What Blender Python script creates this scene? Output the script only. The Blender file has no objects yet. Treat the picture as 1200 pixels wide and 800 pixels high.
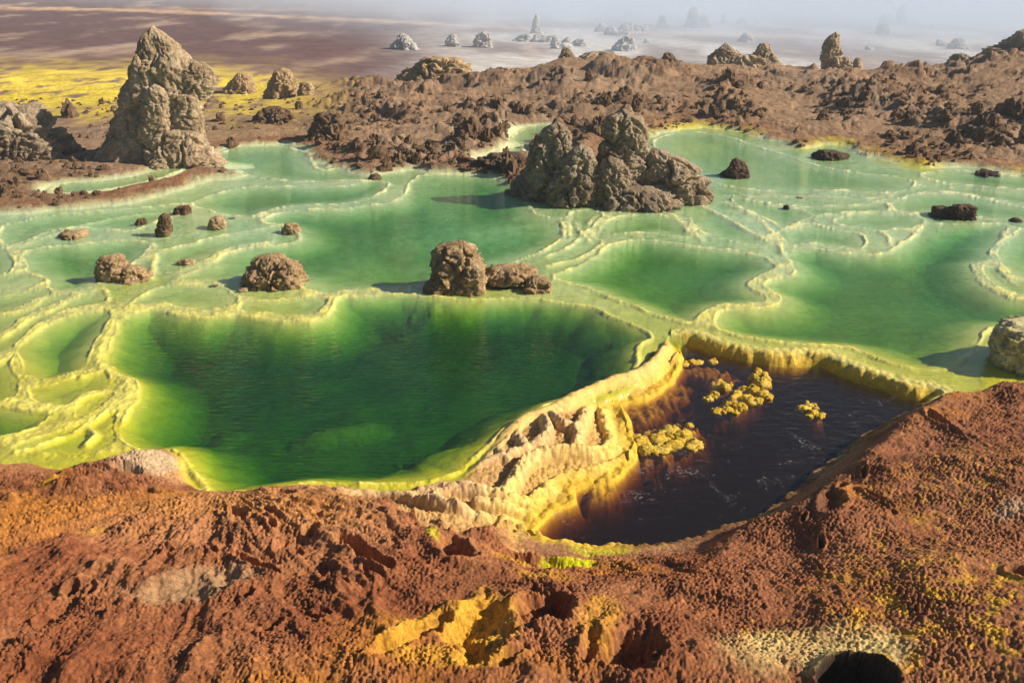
import bpy, math, random
import numpy as np

# ------------------------------------------------------------------ camera, sky, sun, exposure
SC = bpy.context.scene
HC = 3.0                       # camera height above the green water (z = 0)
FPX = 1039.0                   # focal length in pixels of a 1200 px wide frame
PITCH = math.atan(440.0 / FPX) # horizon 40 px above the upper edge
SUN_EL, SUN_AZ = math.radians(32), math.radians(-4)   # azimuth counted from +X towards +Y

cam_d = bpy.data.cameras.new('camera')
cam = bpy.data.objects.new('camera', cam_d)
SC.collection.objects.link(cam)
cam.location = (0, 0, HC)
cam.rotation_euler = (math.pi / 2 - PITCH, 0, 0)
cam_d.sensor_width = 36.0
cam_d.lens = 36.0 * FPX / 1200.0
cam_d.clip_start, cam_d.clip_end = 0.05, 4000
SC.camera = cam

world = bpy.data.worlds.new('World')
SC.world = world
world.use_nodes = True
wn = world.node_tree.nodes
wn.clear()
sky = wn.new('ShaderNodeTexSky')
sky.sky_type = 'NISHITA'
sky.sun_disc = False
sky.sun_elevation = SUN_EL
sky.sun_rotation = math.pi / 2 - SUN_AZ
sky.altitude = 0
sky.air_density, sky.dust_density, sky.ozone_density = 1.0, 1.0, 1.6
bg = wn.new('ShaderNodeBackground')
bg.inputs['Strength'].default_value = 0.05
wo = wn.new('ShaderNodeOutputWorld')
world.node_tree.links.new(sky.outputs[0], bg.inputs[0])
world.node_tree.links.new(bg.outputs[0], wo.inputs[0])

sun_d = bpy.data.lights.new('sun', 'SUN')
sun = bpy.data.objects.new('sun', sun_d)
SC.collection.objects.link(sun)
sun_d.energy = 5.0
sun_d.angle = math.radians(0.5)
sun_d.color = (1.0, 0.86, 0.68)
SUNDIR = (math.cos(SUN_EL) * math.cos(SUN_AZ), math.cos(SUN_EL) * math.sin(SUN_AZ), math.sin(SUN_EL))
sun.location = (30, 5, 20)
from mathutils import Vector
sun.rotation_euler = Vector(SUNDIR).to_track_quat('Z', 'Y').to_euler()

SC.view_settings.view_transform = 'Standard'
SC.view_settings.look = 'None'
SC.view_settings.exposure = 0.62
SC.view_settings.gamma = 1.0
SC.view_settings.use_curve_mapping = False
SC.render.engine = 'CYCLES'
SC.cycles.use_denoising = True
SC.cycles.max_bounces = 6
SC.cycles.diffuse_bounces = 2
SC.cycles.glossy_bounces = 2
SC.cycles.transparent_max_bounces = 12
SC.cycles.volume_bounces = 4
SC.cycles.caustics_reflective = False
SC.cycles.caustics_refractive = False

random.seed(7)
RNG = np.random.default_rng(7)
F32 = np.float32
CP, SP = math.cos(PITCH), math.sin(PITCH)

# ------------------------------------------------------------------ pixel <-> place
def ground(px, py, z=0.0):
    """place on the level z seen at a pixel of the photograph"""
    px, py = np.asarray(px, float), np.asarray(py, float)
    xc, yc = (px - 600) / FPX, -(py - 400) / FPX
    dy, dz = CP + yc * SP, -SP + yc * CP
    t = (z - HC) / dz
    return xc * t, dy * t

def to_px(x, y, z=0.0):
    zc = y * CP - (z - HC) * SP
    zc = np.maximum(zc, 0.05)
    return 600 + FPX * x / zc, 400 - FPX * (y * SP + (z - HC) * CP) / zc

def upright(px, py, Y):
    """point seen at a pixel, on the upright plane at distance Y -> x, z"""
    xc, yc = (px - 600) / FPX, -(py - 400) / FPX
    t = Y / (CP + yc * SP)
    return xc * t, HC + t * (-SP + yc * CP)

# ------------------------------------------------------------------ noise
def _h(ix, iy, seed):
    h = (ix.astype(np.uint32) * np.uint32(374761393) + iy.astype(np.uint32) * np.uint32(668265263)
         + np.uint32((seed * 974711 + 12345) & 0xffffffff))
    h = (h ^ (h >> np.uint32(13))) * np.uint32(1274126177)
    h ^= h >> np.uint32(16)
    return h

def perlin(x, y, seed=0):
    fx, fy = np.floor(x), np.floor(y)
    ix, iy = fx.astype(np.int64), fy.astype(np.int64)
    x0, y0 = (x - fx).astype(F32), (y - fy).astype(F32)
    u, v = x0 * x0 * x0 * (x0 * (x0 * 6 - 15) + 10), y0 * y0 * y0 * (y0 * (y0 * 6 - 15) + 10)
    def g(dx, dy):
        a = (_h(ix + dx, iy + dy, seed) & np.uint32(1023)).astype(F32) * F32(2 * math.pi / 1024)
        return np.cos(a) * (x0 - dx) + np.sin(a) * (y0 - dy)
    a, b, c, d = g(0, 0), g(1, 0), g(0, 1), g(1, 1)
    return ((a + (b - a) * u) * (1 - v) + (c + (d - c) * u) * v) * F32(1.5)

def fbm(x, y, oct=4, seed=0, gain=0.5, ridged=False):
    s, a, tot = 0, 1.0, 0
    for o in range(oct):
        n = perlin(x * 2.03 ** o + 17.3 * o, y * 2.03 ** o - 9.1 * o, seed + o)
        s = s + a * ((1 - 2 * np.abs(n)) if ridged else n)
        tot += a
        a *= gain
    return s / tot

def worley(x, y, seed=0, jitter=0.9, second=False):
    ix, iy = np.floor(x).astype(np.int64), np.floor(y).astype(np.int64)
    x0, y0 = (x - ix).astype(F32), (y - iy).astype(F32)
    f1 = np.full(x0.shape, 9, F32); f2 = f1.copy(); cid = np.zeros(x0.shape, F32)
    for dx in (-1, 0, 1):
        for dy in (-1, 0, 1):
            h = _h(ix + dx, iy + dy, seed)
            jx = (h & np.uint32(1023)).astype(F32) / 1023; jy = ((h >> np.uint32(10)) & np.uint32(1023)).astype(F32) / 1023
            d = (dx + 0.5 + (jx - .5) * jitter - x0) ** 2 + (dy + 0.5 + (jy - .5) * jitter - y0) ** 2
            near = d < f1
            f2 = np.where(near, f1, np.minimum(f2, d))
            cid = np.where(near, ((h >> np.uint32(20)) & np.uint32(255)).astype(F32) / 255, cid)
            f1 = np.where(near, d, f1)
    return np.sqrt(f1), np.sqrt(f2), cid

def _h3(ix, iy, iz, seed):
    return _h(ix + iz * 7919, iy + iz * 104729, seed)

def perlin3(p, seed=0):
    f = np.floor(p); i = f.astype(np.int64); r = p - f
    w = r * r * r * (r * (r * 6 - 15) + 10)
    out = 0
    for dx in (0, 1):
        for dy in (0, 1):
            for dz in (0, 1):
                h = _h3(i[:, 0] + dx, i[:, 1] + dy, i[:, 2] + dz, seed)
                gx = (h & np.uint32(255)).astype(float) / 127.5 - 1
                gy = ((h >> np.uint32(8)) & np.uint32(255)).astype(float) / 127.5 - 1
                gz = ((h >> np.uint32(16)) & np.uint32(255)).astype(float) / 127.5 - 1
                wt = (w[:, 0] if dx else 1 - w[:, 0]) * (w[:, 1] if dy else 1 - w[:, 1]) * (w[:, 2] if dz else 1 - w[:, 2])
                out = out + wt * (gx * (r[:, 0] - dx) + gy * (r[:, 1] - dy) + gz * (r[:, 2] - dz))
    return out

def fbm3(p, oct=4, seed=0, gain=0.5, ridged=False):
    s, a = 0, 1.0
    for o in range(oct):
        n = perlin3(p * 2.03 ** o + 13.7 * o, seed + o)
        s = s + a * ((0.5 - 2 * np.abs(n)) if ridged else n)
        a *= gain
    return s

WID = [0]
def worley3(p, seed=0):
    cid = np.zeros(len(p))
    i = np.floor(p).astype(np.int64); r = p - i
    f1 = np.full(len(p), 9.0); f2 = f1.copy()
    for dx in (-1, 0, 1):
        for dy in (-1, 0, 1):
            for dz in (-1, 0, 1):
                h = _h3(i[:, 0] + dx, i[:, 1] + dy, i[:, 2] + dz, seed)
                j = [((h >> np.uint32(s)) & np.uint32(1023)).astype(float) / 1023 for s in (0, 10, 20)]
                d = (dx + j[0] - r[:, 0]) ** 2 + (dy + j[1] - r[:, 1]) ** 2 + (dz + j[2] - r[:, 2]) ** 2
                near = d < f1
                f2 = np.where(near, f1, np.minimum(f2, d)); f1 = np.where(near, d, f1)
                cid = np.where(near, ((h >> np.uint32(5)) & np.uint32(255)).astype(float) / 255, cid)
    WID[0] = cid
    return np.sqrt(f1), np.sqrt(f2)

def sstep(a, b, v):
    t = np.clip((v - a) / (b - a), 0, 1)
    return t * t * (3 - 2 * t)

def lerp(a, b, t):
    return a + (b - a) * t

# ------------------------------------------------------------------ outlines
def smooth_loop(pts, step, wobble, seed, closed=True):
    pts = np.asarray(pts, float)
    n = len(pts)
    out = []
    for i in range(n if closed else n - 1):
        if closed:
            p0, p1, p2, p3 = pts[i - 1], pts[i], pts[(i + 1) % n], pts[(i + 2) % n]
        else:
            p0, p1, p2, p3 = pts[max(i - 1, 0)], pts[i], pts[i + 1], pts[min(i + 2, n - 1)]
        L = np.linalg.norm(p2 - p1)
        k = int(np.clip(L / step, 1, 60))
        for j in range(k):
            t = j / k
            out.append(0.5 * (2 * p1 + (p2 - p0) * t + (2 * p0 - 5 * p1 + 4 * p2 - p3) * t * t + (3 * p1 - p0 - 3 * p2 + p3) * t ** 3))
    if not closed:
        out.append(pts[-1])
    q = np.array(out)
    if wobble:
        q = q + wobble * np.stack([fbm(q[:, 0] * 2.2, q[:, 1] * 2.2, 4, seed, 0.65), fbm(q[:, 0] * 2.2 + 40, q[:, 1] * 2.2, 4, seed + 9, 0.65)], 1)
    return q

def seg_dist2(x, y, q, closed=True):
    best = np.full(x.shape, 1e9, F32)
    m = len(q)
    for i in range(m if closed else m - 1):
        a, b = q[i], q[(i + 1) % m]
        ex, ey = F32(b[0] - a[0]), F32(b[1] - a[1])
        px, py = x - F32(a[0]), y - F32(a[1])
        t = np.clip((px * ex + py * ey) / max(ex * ex + ey * ey, 1e-12), 0, 1)
        px -= t * ex; py -= t * ey
        np.minimum(best, px * px + py * py, out=best)
    return best

def inside(x, y, q):
    c = np.zeros(x.shape, bool)
    m = len(q)
    for i in range(m):
        x1, y1 = q[i]; x2, y2 = q[(i + 1) % m]
        if y1 == y2:
            continue
        hit = (F32(y1) > y) != (F32(y2) > y)
        c ^= hit & (x < (x2 - x1) * (y - y1) / (y2 - y1) + x1)
    return c

def sdf(x, y, q, margin, closed=True):
    """signed distance (inside positive), clipped to +-margin outside the box"""
    s = np.full(x.shape, -margin, F32)
    lo, hi = q.min(0) - margin, q.max(0) + margin
    k = np.flatnonzero((x > lo[0]) & (x < hi[0]) & (y > lo[1]) & (y < hi[1]))
    if len(k) == 0:
        return s
    # tiles along y keep the number of edges per point small
    yk = y[k]
    order = np.argsort(yk, kind='stable')
    k = k[order]; yk = yk[order]
    for c in np.array_split(np.arange(len(k)), max(1, len(k) // 12000)):
        kk = k[c]
        xs, ys = x[kk].astype(F32), y[kk].astype(F32)
        ins = inside(xs, ys, q)
        y0, y1 = ys.min() - margin, ys.max() + margin
        a, b = q, np.roll(q, -1, 0)
        keep = (np.maximum(a[:, 1], b[:, 1]) >= y0) & (np.minimum(a[:, 1], b[:, 1]) <= y1)
        if not closed:
            keep[-1] = False
        best = np.full(xs.shape, margin * margin, F32)
        for i in np.flatnonzero(keep):
            ex, ey = F32(b[i, 0] - a[i, 0]), F32(b[i, 1] - a[i, 1])
            px, py = xs - F32(a[i, 0]), ys - F32(a[i, 1])
            t = np.clip((px * ex + py * ey) / F32(max(ex * ex + ey * ey, 1e-12)), 0, 1)
            px -= t * ex; py -= t * ey
            np.minimum(best, px * px + py * py, out=best)
        d = np.sqrt(best)
        s[kk] = np.where(ins, d, -d) if closed else -d
    return s

def loop_from_px(pts, z, step=0.07, wobble=0.05, seed=0, closed=True):
    w = []
    for p in pts:
        w.append(ground(p[0], p[1], p[2] if len(p) > 2 else z))
    return smooth_loop(w, step, wobble, seed, closed)

HOT_LEVEL = -0.10
# name, level, depth, falloff, outline in photograph pixels
POOLS = [
 ('front', 0.0, 0.60, 0.40, [(140,372),(165,364),(189,362),(209,368),(243,371),(270,369),(304,372),(337,376),(364,375),(384,366),(392,353),(400,347),(444,345),(478,343),(500,345),(560,350),(620,348),(650,352),(690,358),(720,370),(745,380),(765,392),(750,405),(742,432),(725,447),(705,455),(678,463),(644,472),(611,488),(584,507),(560,531),(536,550),(512,558),(480,565),(400,565),(340,566),(304,572),(272,576),(246,573),(228,556),(218,534),(200,524),(175,527),(145,520),(140,500),(150,480),(160,462),(158,447),(144,438),(130,432),(122,419),(130,400),(136,386)]),
 ('middle', 0.006, 0.129, 0.467, [(306,258),(324,250),(354,245),(400,244),(427,240),(461,235),(474,225),(482,212),(500,204),(575,207),(612,220),(622,245),(655,258),(660,275),(640,290),(615,300),(600,306),(560,318),(495,333),(444,337),(400,339),(385,343),(360,338),(330,325),(290,322),(262,327),(225,326),(205,326),(235,314),(258,300),(288,290),(325,286),(350,278),(340,266)]),
 ('wedge', 0.003, 0.091, 0.535, [(150,358),(165,346),(190,334),(230,333),(258,334),(272,342),(280,352),(262,360),(230,361),(205,358),(188,353),(165,356)]),
 ('lip', 0.004, 0.036, 0.23, [(285,352),(330,350),(365,346),(385,350),(378,362),(362,367),(337,368),(304,364),(280,362)]),
 ('low_left', -0.004, 0.132, 0.334, [(50,384),(76,371),(111,364),(130,364),(126,380),(112,400),(104,420),(98,430),(78,438),(51,444),(30,440),(22,425),(24,405)]),
 ('step', -0.008, 0.05, 0.287, [(30,455),(52,452),(80,444),(100,436),(118,432),(128,440),(125,455),(95,463),(84,474),(60,475),(35,468)]),
 ('corner', -0.010, 0.2, 0.3, [(-80,478),(10,477),(40,480),(62,485),(48,497),(20,510),(-80,520)]),
 ('sliver', -0.006, 0.025, 0.23, [(92,470),(110,462),(128,460),(135,462),(120,474),(100,486),(88,488)]),
 ('west', 0.008, 0.098, 0.436, [(30,308),(24,298),(34,291),(60,287),(110,283),(150,280),(172,284),(168,297),(140,318),(115,330),(90,338),(60,338),(52,326),(30,318)]),
 ('strip_a', 0.0, 0.043, 0.287, [(-60,432),(0,412),(22,400),(44,378),(74,363),(112,356),(128,352),(118,338),(92,345),(62,361),(30,376),(0,396),(-60,410)]),
 ('strip_b', 0.006, 0.043, 0.287, [(-60,365),(0,364),(50,345),(58,343),(50,336),(0,345),(-60,345)]),
 ('strip_c', 0.003, 0.043, 0.287, [(-60,392),(0,388),(26,370),(60,355),(84,344),(70,343),(50,351),(20,366),(-60,374)]),
 ('edge_left', 0.008, 0.116, 0.535, [(-80,322),(0,320),(12,315),(18,305),(14,295),(0,288),(-80,286)]),
 ('upper_left', 0.012, 0.104, 0.436, [(226,237),(263,223),(304,217),(354,218),(400,217),(440,210),(455,213),(450,222),(428,232),(395,237),(350,239),(322,243),(294,252),(262,250),(240,243)]),
 ('top_left', 0.014, 0.108, 0.713, [(240,184),(287,171),(324,170),(358,178),(372,196),(400,197),(435,203),(430,209),(400,210),(354,211),(324,208),(300,206),(290,203),(262,200),(245,192)]),
 ('mid_right', 0.0, 0.123, 0.374, [(648,322),(690,305),(712,288),(738,281),(758,280),(800,285),(828,290),(860,293),(890,298),(905,306),(908,314),(885,326),(878,335),(898,346),(895,352),(884,354),(845,357),(825,366),(808,377),(790,374),(770,368),(740,357),(705,343),(678,333),(655,328)]),
 ('big_right', -0.004, 0.129, 0.374, [(838,384),(835,372),(850,363),(884,361),(910,356),(914,347),(896,336),(897,329),(930,320),(925,308),(922,296),(952,291),(982,295),(1029,298),(1048,290),(1066,278),(1080,268),(1088,262),(1145,262),(1180,262),(1182,270),(1164,291),(1160,303),(1143,308),(1140,313),(1150,330),(1176,344),(1205,352),(1320,362),(1310,385),(1175,382),(1156,390),(1140,412),(1120,427),(1094,432),(1053,427),(1016,414),(986,405),(945,403),(911,400),(868,392)]),
 ('scallop', 0.005, 0.108, 0.623, [(912,270),(940,266),(955,262),(979,268),(1008,273),(1014,281),(1010,290),(982,288),(952,284),(925,287),(918,280)]),
 ('scallop_b', 0.008, 0.099, 0.713, [(975,256),(1000,250),(1040,248),(1075,252),(1085,258),(1070,266),(1050,267),(1035,270),(1010,265),(985,262)]),
 ('strip_right', 0.010, 0.099, 0.713, [(1045,240),(1060,230),(1085,226),(1130,228),(1195,240),(1300,252),(1300,262),(1190,256),(1150,254),(1100,248),(1060,246)]),
 ('far_right', 0.012, 0.099, 0.891, [(765,165),(800,154),(840,156),(880,168),(920,180),(960,193),(1000,200),(1060,207),(1072,218),(1040,224),(980,221),(920,223),(880,220),(830,210),(790,190)]),
 ('far_edge', 0.014, 0.083, 0.713, [(1080,203),(1120,198),(1200,206),(1320,214),(1320,226),(1200,220),(1110,213)]),
 ('edge_right', 0.0, 0.124, 0.535, [(1186,275),(1210,268),(1320,275),(1320,325),(1210,326),(1178,312),(1170,300),(1172,290)]),
 ('ear_right', -0.002, 0.05, 0.287, [(1150,312),(1165,312),(1175,322),(1205,335),(1320,345),(1320,353),(1205,344),(1178,338),(1158,326)]),
 ('behind_rock', 0.004, 0.103, 0.535, [(705,274),(735,272),(770,272),(800,276),(815,272),(800,260),(770,250),(730,252),(712,258),(700,268)]),
 ('rock_nook', 0.005, 0.116, 0.535, [(668,248),(700,246),(706,254),(690,267),(680,277),(668,278)]),
 ('mud_pond', 0.03, 0.083, 0.535, [(602,158),(615,150),(636,146),(650,150),(632,162),(616,170),(602,165)]),
 ('mud_pond_b', 0.03, 0.062, 0.535, [(562,186),(585,178),(605,172),(612,176),(590,184),(570,190)]),
 ('channel', 0.018, 0.043, 0.345, [(60,222),(75,215),(120,212),(165,205),(205,192),(222,190),(205,202),(170,212),(120,222),(75,226)]),
 ('mint', 0.016, 0.035, 0.3, [(5,262),(60,250),(120,245),(180,240),(212,238),(214,247),(180,258),(150,268),(100,264),(60,268),(20,284),(0,282)]),
 ('shelf_a', 0.014, 0.03, 0.3, [(182,298),(205,288),(235,280),(262,277),(300,270),(322,272),(318,280),(285,284),(254,294),(230,306),(200,316),(184,318)]),
 ('shelf_b', 0.018, 0.035, 0.3, [(860,230),(900,236),(945,240),(1000,238),(1035,236),(1038,244),(995,246),(960,250),(945,256),(915,262),(890,250),(865,240)]),
 ('lime_a', -0.012, 0.05, 0.25, [(20,522),(60,508),(95,496),(120,484),(136,482),(134,500),(136,518),(110,532),(70,530),(25,528)]),
 ('lime_b', -0.006, 0.05, 0.25, [(-60,440),(0,425),(16,415),(16,432),(24,446),(22,462),(0,470),(-60,472)]),
 ('shelf_c', 0.016, 0.03, 0.3, [(812,232),(842,242),(865,256),(888,270),(898,284),(870,282),(840,276),(822,266),(806,252)]),
 ('shelf_d', 0.014, 0.04, 0.3, [(990,226),(1040,229),(1050,224),(1080,217),(1110,218),(1200,226),(1320,234),(1320,246),(1200,236),(1130,224),(1085,222),(1050,230),(1000,232)]),
]
IN_MUD = {'mud_pond', 'mud_pond_b', 'channel'}
NO_RIM = {'strip_b', 'strip_c', 'ear_right', 'shelf_a', 'shelf_c', 'shelf_d', 'lime_a', 'sliver', 'edge_right'}
SHORE_Y = ([-300,0,250,300,400,520,560,640,700,800,870,950,1050,1200,1500],[250,245,200,172,190,185,150,142,148,148,154,168,186,202,215])
HOT = [(800,404),(840,416),(901,428),(962,431),(989,443),(1036,458),(1063,467),(1088,470),(1070,482),(1045,492),(992,528),(952,560),(912,590),(884,610),(852,618),(800,634),(762,641),(705,644),(638,635),(627,625),(650,600),(675,588),(671,574),(722,564),(744,530),(735,492),(729,477),(756,471),(780,455),(793,446),(800,425)]
CRUST = [(-420,560,.05),(-200,545,.05),(0,538,.04),(40,535,.04),(72,540,.04),(100,542,.04),(136,530,.05),(172,523,.06),(204,521,.05),(218,532,.03),(224,552,.03),(244,572,.03),(272,574,.03),(304,570,.03),(340,563,.04),(400,562,.05),(480,562,.05),(512,556,.05),(536,548,.05),(560,528,.05),(584,504,.05),(611,485,.06),(644,469,.06),(678,461,.06),(705,453,.06),(729,446,.06),(742,436,.06),(749,414,.08),(762,397,.08),(790,391,.08),(800,400,.05),
         (802,420,-.10),(790,450,-.10),(756,475,-.10),(733,480,-.10),(740,500,-.10),(748,530,-.10),(725,570,-.10),(680,580,-.10),(680,592,-.10),(655,606,-.10),(632,628,-.10),(640,634,-.10),(705,643,-.10),(762,640,-.10),(800,633,-.10),(852,617,-.10),(884,609,-.10),(912,588,-.10),(952,559,-.10),(992,527,-.10),(1045,491,-.10),(1080,474,-.05),(1131,456,.1),(1165,444,.18),(1200,434,.24),(1350,420,.3),(1600,430,.4)]
MUD = [(-700,262),(-300,258),(0,250),(34,248),(91,241),(162,233),(216,219),(250,207),(287,204),(284,198),(258,196),(236,190),(243,181),(277,170),(314,168),(358,171),(368,187),(400,196),(434,202),(478,198),(518,200),(575,204),(600,213),(640,222),(720,218),(740,185),(745,165),(758,158),(800,149),(834,148),(867,154),(911,165),(942,172),(962,167),(989,170),(1016,181),(1050,187),(1080,194),(1124,193),(1164,197),(1200,203),(1500,215),(1900,225)]
# bars of salt crossing the shallows: half width (m), height, points
RIMS = [
 (.05,.016,[(135,366),(128,385),(118,405),(112,420),(122,432),(140,440),(152,450),(150,465),(140,478)]),
 (.05,.016,[(128,429),(110,436),(95,440)]),
 (.05,.014,[(14,470),(40,474),(61,479),(84,478),(94,466),(128,457)]),
 (.05,.014,[(128,478),(110,492),(90,503),(60,515),(20,528)]),
 (.05,.012,[(106,488),(104,500),(112,510),(104,520)]),
 (.07,.018,[(640,312),(677,302),(697,291),(705,283),(690,276),(672,284),(660,292),(640,300)]),
 (.06,.016,[(675,260),(680,272),(690,280)]),
 (.05,.014,[(690,262),(700,252),(725,248),(760,243),(790,236)]),
 (.06,.016,[(775,244),(795,256),(805,268),(822,280)]),
 (.05,.014,[(850,236),(880,250),(900,266),(914,285),(916,296)]),
 (.05,.014,[(820,240),(850,254),(875,268),(905,284)]),
 (.05,.012,[(955,257),(948,248),(930,243),(900,240)]),
 (.05,.012,[(850,228),(900,230),(960,229),(1010,232),(1045,228)]),
 (.05,.012,[(1043,286),(1040,278),(1034,272)]),
 (.05,.012,[(170,300),(200,290),(225,285),(245,278),(300,268),(330,262)]),
 (.05,.012,[(20,290),(50,278),(100,262),(150,252),(210,246)]),
 (.05,.012,[(175,284),(185,292),(180,305),(178,325)]),
]
# shallow humps on the pool floors: px, py, rx, ry (px), height
HUMPS = [(400,478,70,14,.5),(265,478,55,18,.45),(500,532,60,26,.58),(225,520,30,32,.4),(690,440,70,16,.35),(720,405,44,26,.42),(200,505,50,18,.4),(560,352,80,8,.6),
         (395,320,40,14,.4),(560,300,60,12,.3),(250,312,30,8,.4),(1000,420,90,10,.3),(345,555,70,7,.4),(640,470,50,10,.4),(330,410,80,8,.15),(450,430,90,8,.15),(540,347,46,9,.75),(315,342,52,10,.75),(140,331,40,8,.75),(720,246,110,9,.7),(1117,261,40,6,.7),(630,346,30,6,.6),(860,212,30,6,.6)]
# pits in the crust: px, py, rx, ry, tilt (deg, clockwise on the picture), depth
PITS = [(570,592,42,8,8,.10),(492,574,28,6,3,.06),(464,588,26,5,8,.06),(592,609,14,5,5,.05),(555,560,16,5,0,.04),
        (526,650,27,18,30,.22),(505,622,24,9,25,.12),(428,660,50,11,33,.17),(640,667,72,8,0,.04),
        (560,748,46,40,-40,.10),(645,722,50,32,-35,.17),(490,755,60,13,-38,.09),(740,768,36,42,35,.15),(690,770,14,26,25,.07),(600,785,26,10,-30,.08),
        (146,555,26,7,6,.09),(90,571,28,6,-4,.08),(125,589,60,4,-8,.07),(38,604,20,4,-15,.06),(300,673,38,6,22,.10),(250,658,14,5,30,.05),(232,697,66,22,-8,.035),(108,706,8,9,0,.08),(86,700,10,8,0,.06),(52,737,10,7,0,.06),(68,785,28,6,-5,.08),(292,713,10,8,0,.07),(368,636,13,9,15,.09),(332,652,9,9,0,.06),(382,581,20,5,5,.05),(320,628,10,5,40,.05),(350,660,8,6,30,.05),(200,655,10,4,20,.05),(400,700,14,6,25,.05),(320,750,14,8,-20,.05),
        (330,585,26,4,6,.05),(280,610,20,4,10,.04),(170,640,16,4,-20,.04),(440,690,18,5,20,.05),(380,730,12,6,10,.05),
        (962,640,9,4,-60,.05),(957,668,4,16,10,.06),(1030,590,4,20,-25,.05),(1012,560,16,4,-50,.05),(975,590,30,14,-35,.03),(1100,495,6,16,-20,.04),(1120,512,5,12,-10,.03),(985,575,14,6,-40,.05),(940,615,10,4,-40,.04),
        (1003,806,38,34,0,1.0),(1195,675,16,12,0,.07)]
# coloured stains of the crust, and shade painted on the right inner bank: px, py, rx, ry, tilt, colour key, strength
STAINS = [(562,742,48,46,-35,'gold',1.),(485,750,44,16,-35,'gold',.85),(640,690,40,12,0,'gold',.5),(540,785,80,16,0,'gold',.7),(700,740,26,40,30,'gold',.55),(660,790,60,16,0,'orange',.5),
          (665,666,32,6,0,'acid',1.),(610,665,40,7,0,'gold',.7),(62,576,18,5,-10,'gold',.9),(115,632,20,4,-10,'gold',.5),(508,640,10,8,20,'acid',.6),
          (170,540,50,22,-5,'tan',.95),(210,548,16,14,0,'peach',.9),(232,697,70,24,-8,'clay',.95),
          (1000,775,70,26,0,'cream',.8),(920,745,60,22,10,'yellow',.75),(1100,740,120,66,0,'yellow',.95),(1180,690,70,64,0,'yellow',.85),(1050,660,110,50,-10,'yellow',.5),(1120,560,120,50,-20,'yellow',.35),(960,760,90,30,0,'cream',.5),(880,770,50,30,0,'cream',.35),(1185,600,26,10,-15,'tan',.6),
          (640,520,130,75,-22,'ridge',1.),(690,500,95,85,-20,'ridge',1.),(772,430,34,50,-30,'ridge',1.),(560,580,100,40,-5,'ridge',.7),(470,572,90,18,0,'peach',.6),(640,600,40,30,0,'ridge',.9),(480,578,90,20,2,'ridge',.75),
          (380,600,120,50,15,'peach',.35),(230,610,120,40,-10,'peach',.3),(705,640,42,7,0,'acid',.6),(960,585,60,16,-38,'bank_shade',.8)]
COL = {'gold': (.62,.33,.035), 'orange': (.42,.17,.03), 'acid': (.55,.55,.01), 'tan': (.50,.36,.22), 'peach': (.52,.27,.12), 'clay': (.46,.27,.14), 'cream': (.74,.58,.24), 'yellow': (.68,.38,.04), 'ridge': (.70,.47,.12), 'bank_shade': (.13,.055,.03)}
# ground heights of the crust in front: px, py, z
CRUST_Z = [(-150,600,.12),(0,560,.06),(100,600,.12),(60,700,.2),(60,800,.28),(250,620,.14),(250,720,.19),(250,800,.26),(400,590,.10),(400,680,.19),(400,790,.26),(520,590,.09),(520,690,.17),(560,790,.24),(600,560,.10),(640,500,.10),(700,480,.09),(765,415,.11),(660,570,-.02),(735,505,-.05),(735,532,-.08),(700,560,-.07),(650,592,-.03),(690,530,.03),(640,560,.03),(782,440,0.0),(794,415,.02),(740,470,.0),(640,640,-.08),(700,660,-.04),(680,790,.26),(790,650,.0),(800,720,.2),(800,800,.3),(900,640,.14),(900,720,.26),(900,800,.34),(985,560,.12),(1010,620,.28),(1050,520,.17),(1000,720,.36),(1060,560,.26),(1130,470,.19),(1130,560,.34),(1130,680,.44),(1120,800,.46),(1195,445,.27),(1200,560,.42),(1200,700,.52),(1250,800,.56),(1350,500,.45),(600,1000,.5),(200,1000,.45),(1000,1000,.6)]
CREST_PX = [-200,300,360,400,450,500,560,620,660,700,740,800,850,920,960,1010,1060,1100,1130,1160,1200,1400]
CREST_PY = [104,104,102,99,96,94,86,82,70,68,76,77,77,80,83,85,85,82,79,72,68,68]
CREST_D = 25.0
CREST = (CREST_PX, [HC - CREST_D * math.tan(PITCH - math.atan((400 - p) / FPX)) for p in CREST_PY])
POOL_Q = [loop_from_px(p[4], p[1], .07, .055 if p[1] < .01 else .08, 10 + i) for i, p in enumerate(POOLS)]
HOT_Q = loop_from_px(HOT, HOT_LEVEL, .06, .05, 77)
crust_pts = [ground(a, b, c) for a, b, c in CRUST] + [(9, 1.0), (9, -6), (-9, -6), (-9, 1.0)]
CRUST_Q = smooth_loop(crust_pts, .07, .045, 55)
mud_pts = [ground(a, b, .03) for a, b in MUD] + [(900, 60), (900, 1500), (-900, 1500), (-900, 60)]
MUD_Q = smooth_loop([ground(a, b, .03) for a, b in MUD], .12, .14, 66, closed=False)
MUD_Q = np.vstack([MUD_Q, [(900, 20), (900, 1500), (-900, 1500), (-900, 20)]])
RIM_Q = [loop_from_px(r[2], 0.0, .06, .05, 200 + i, closed=False) for i, r in enumerate(RIMS)]
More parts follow.
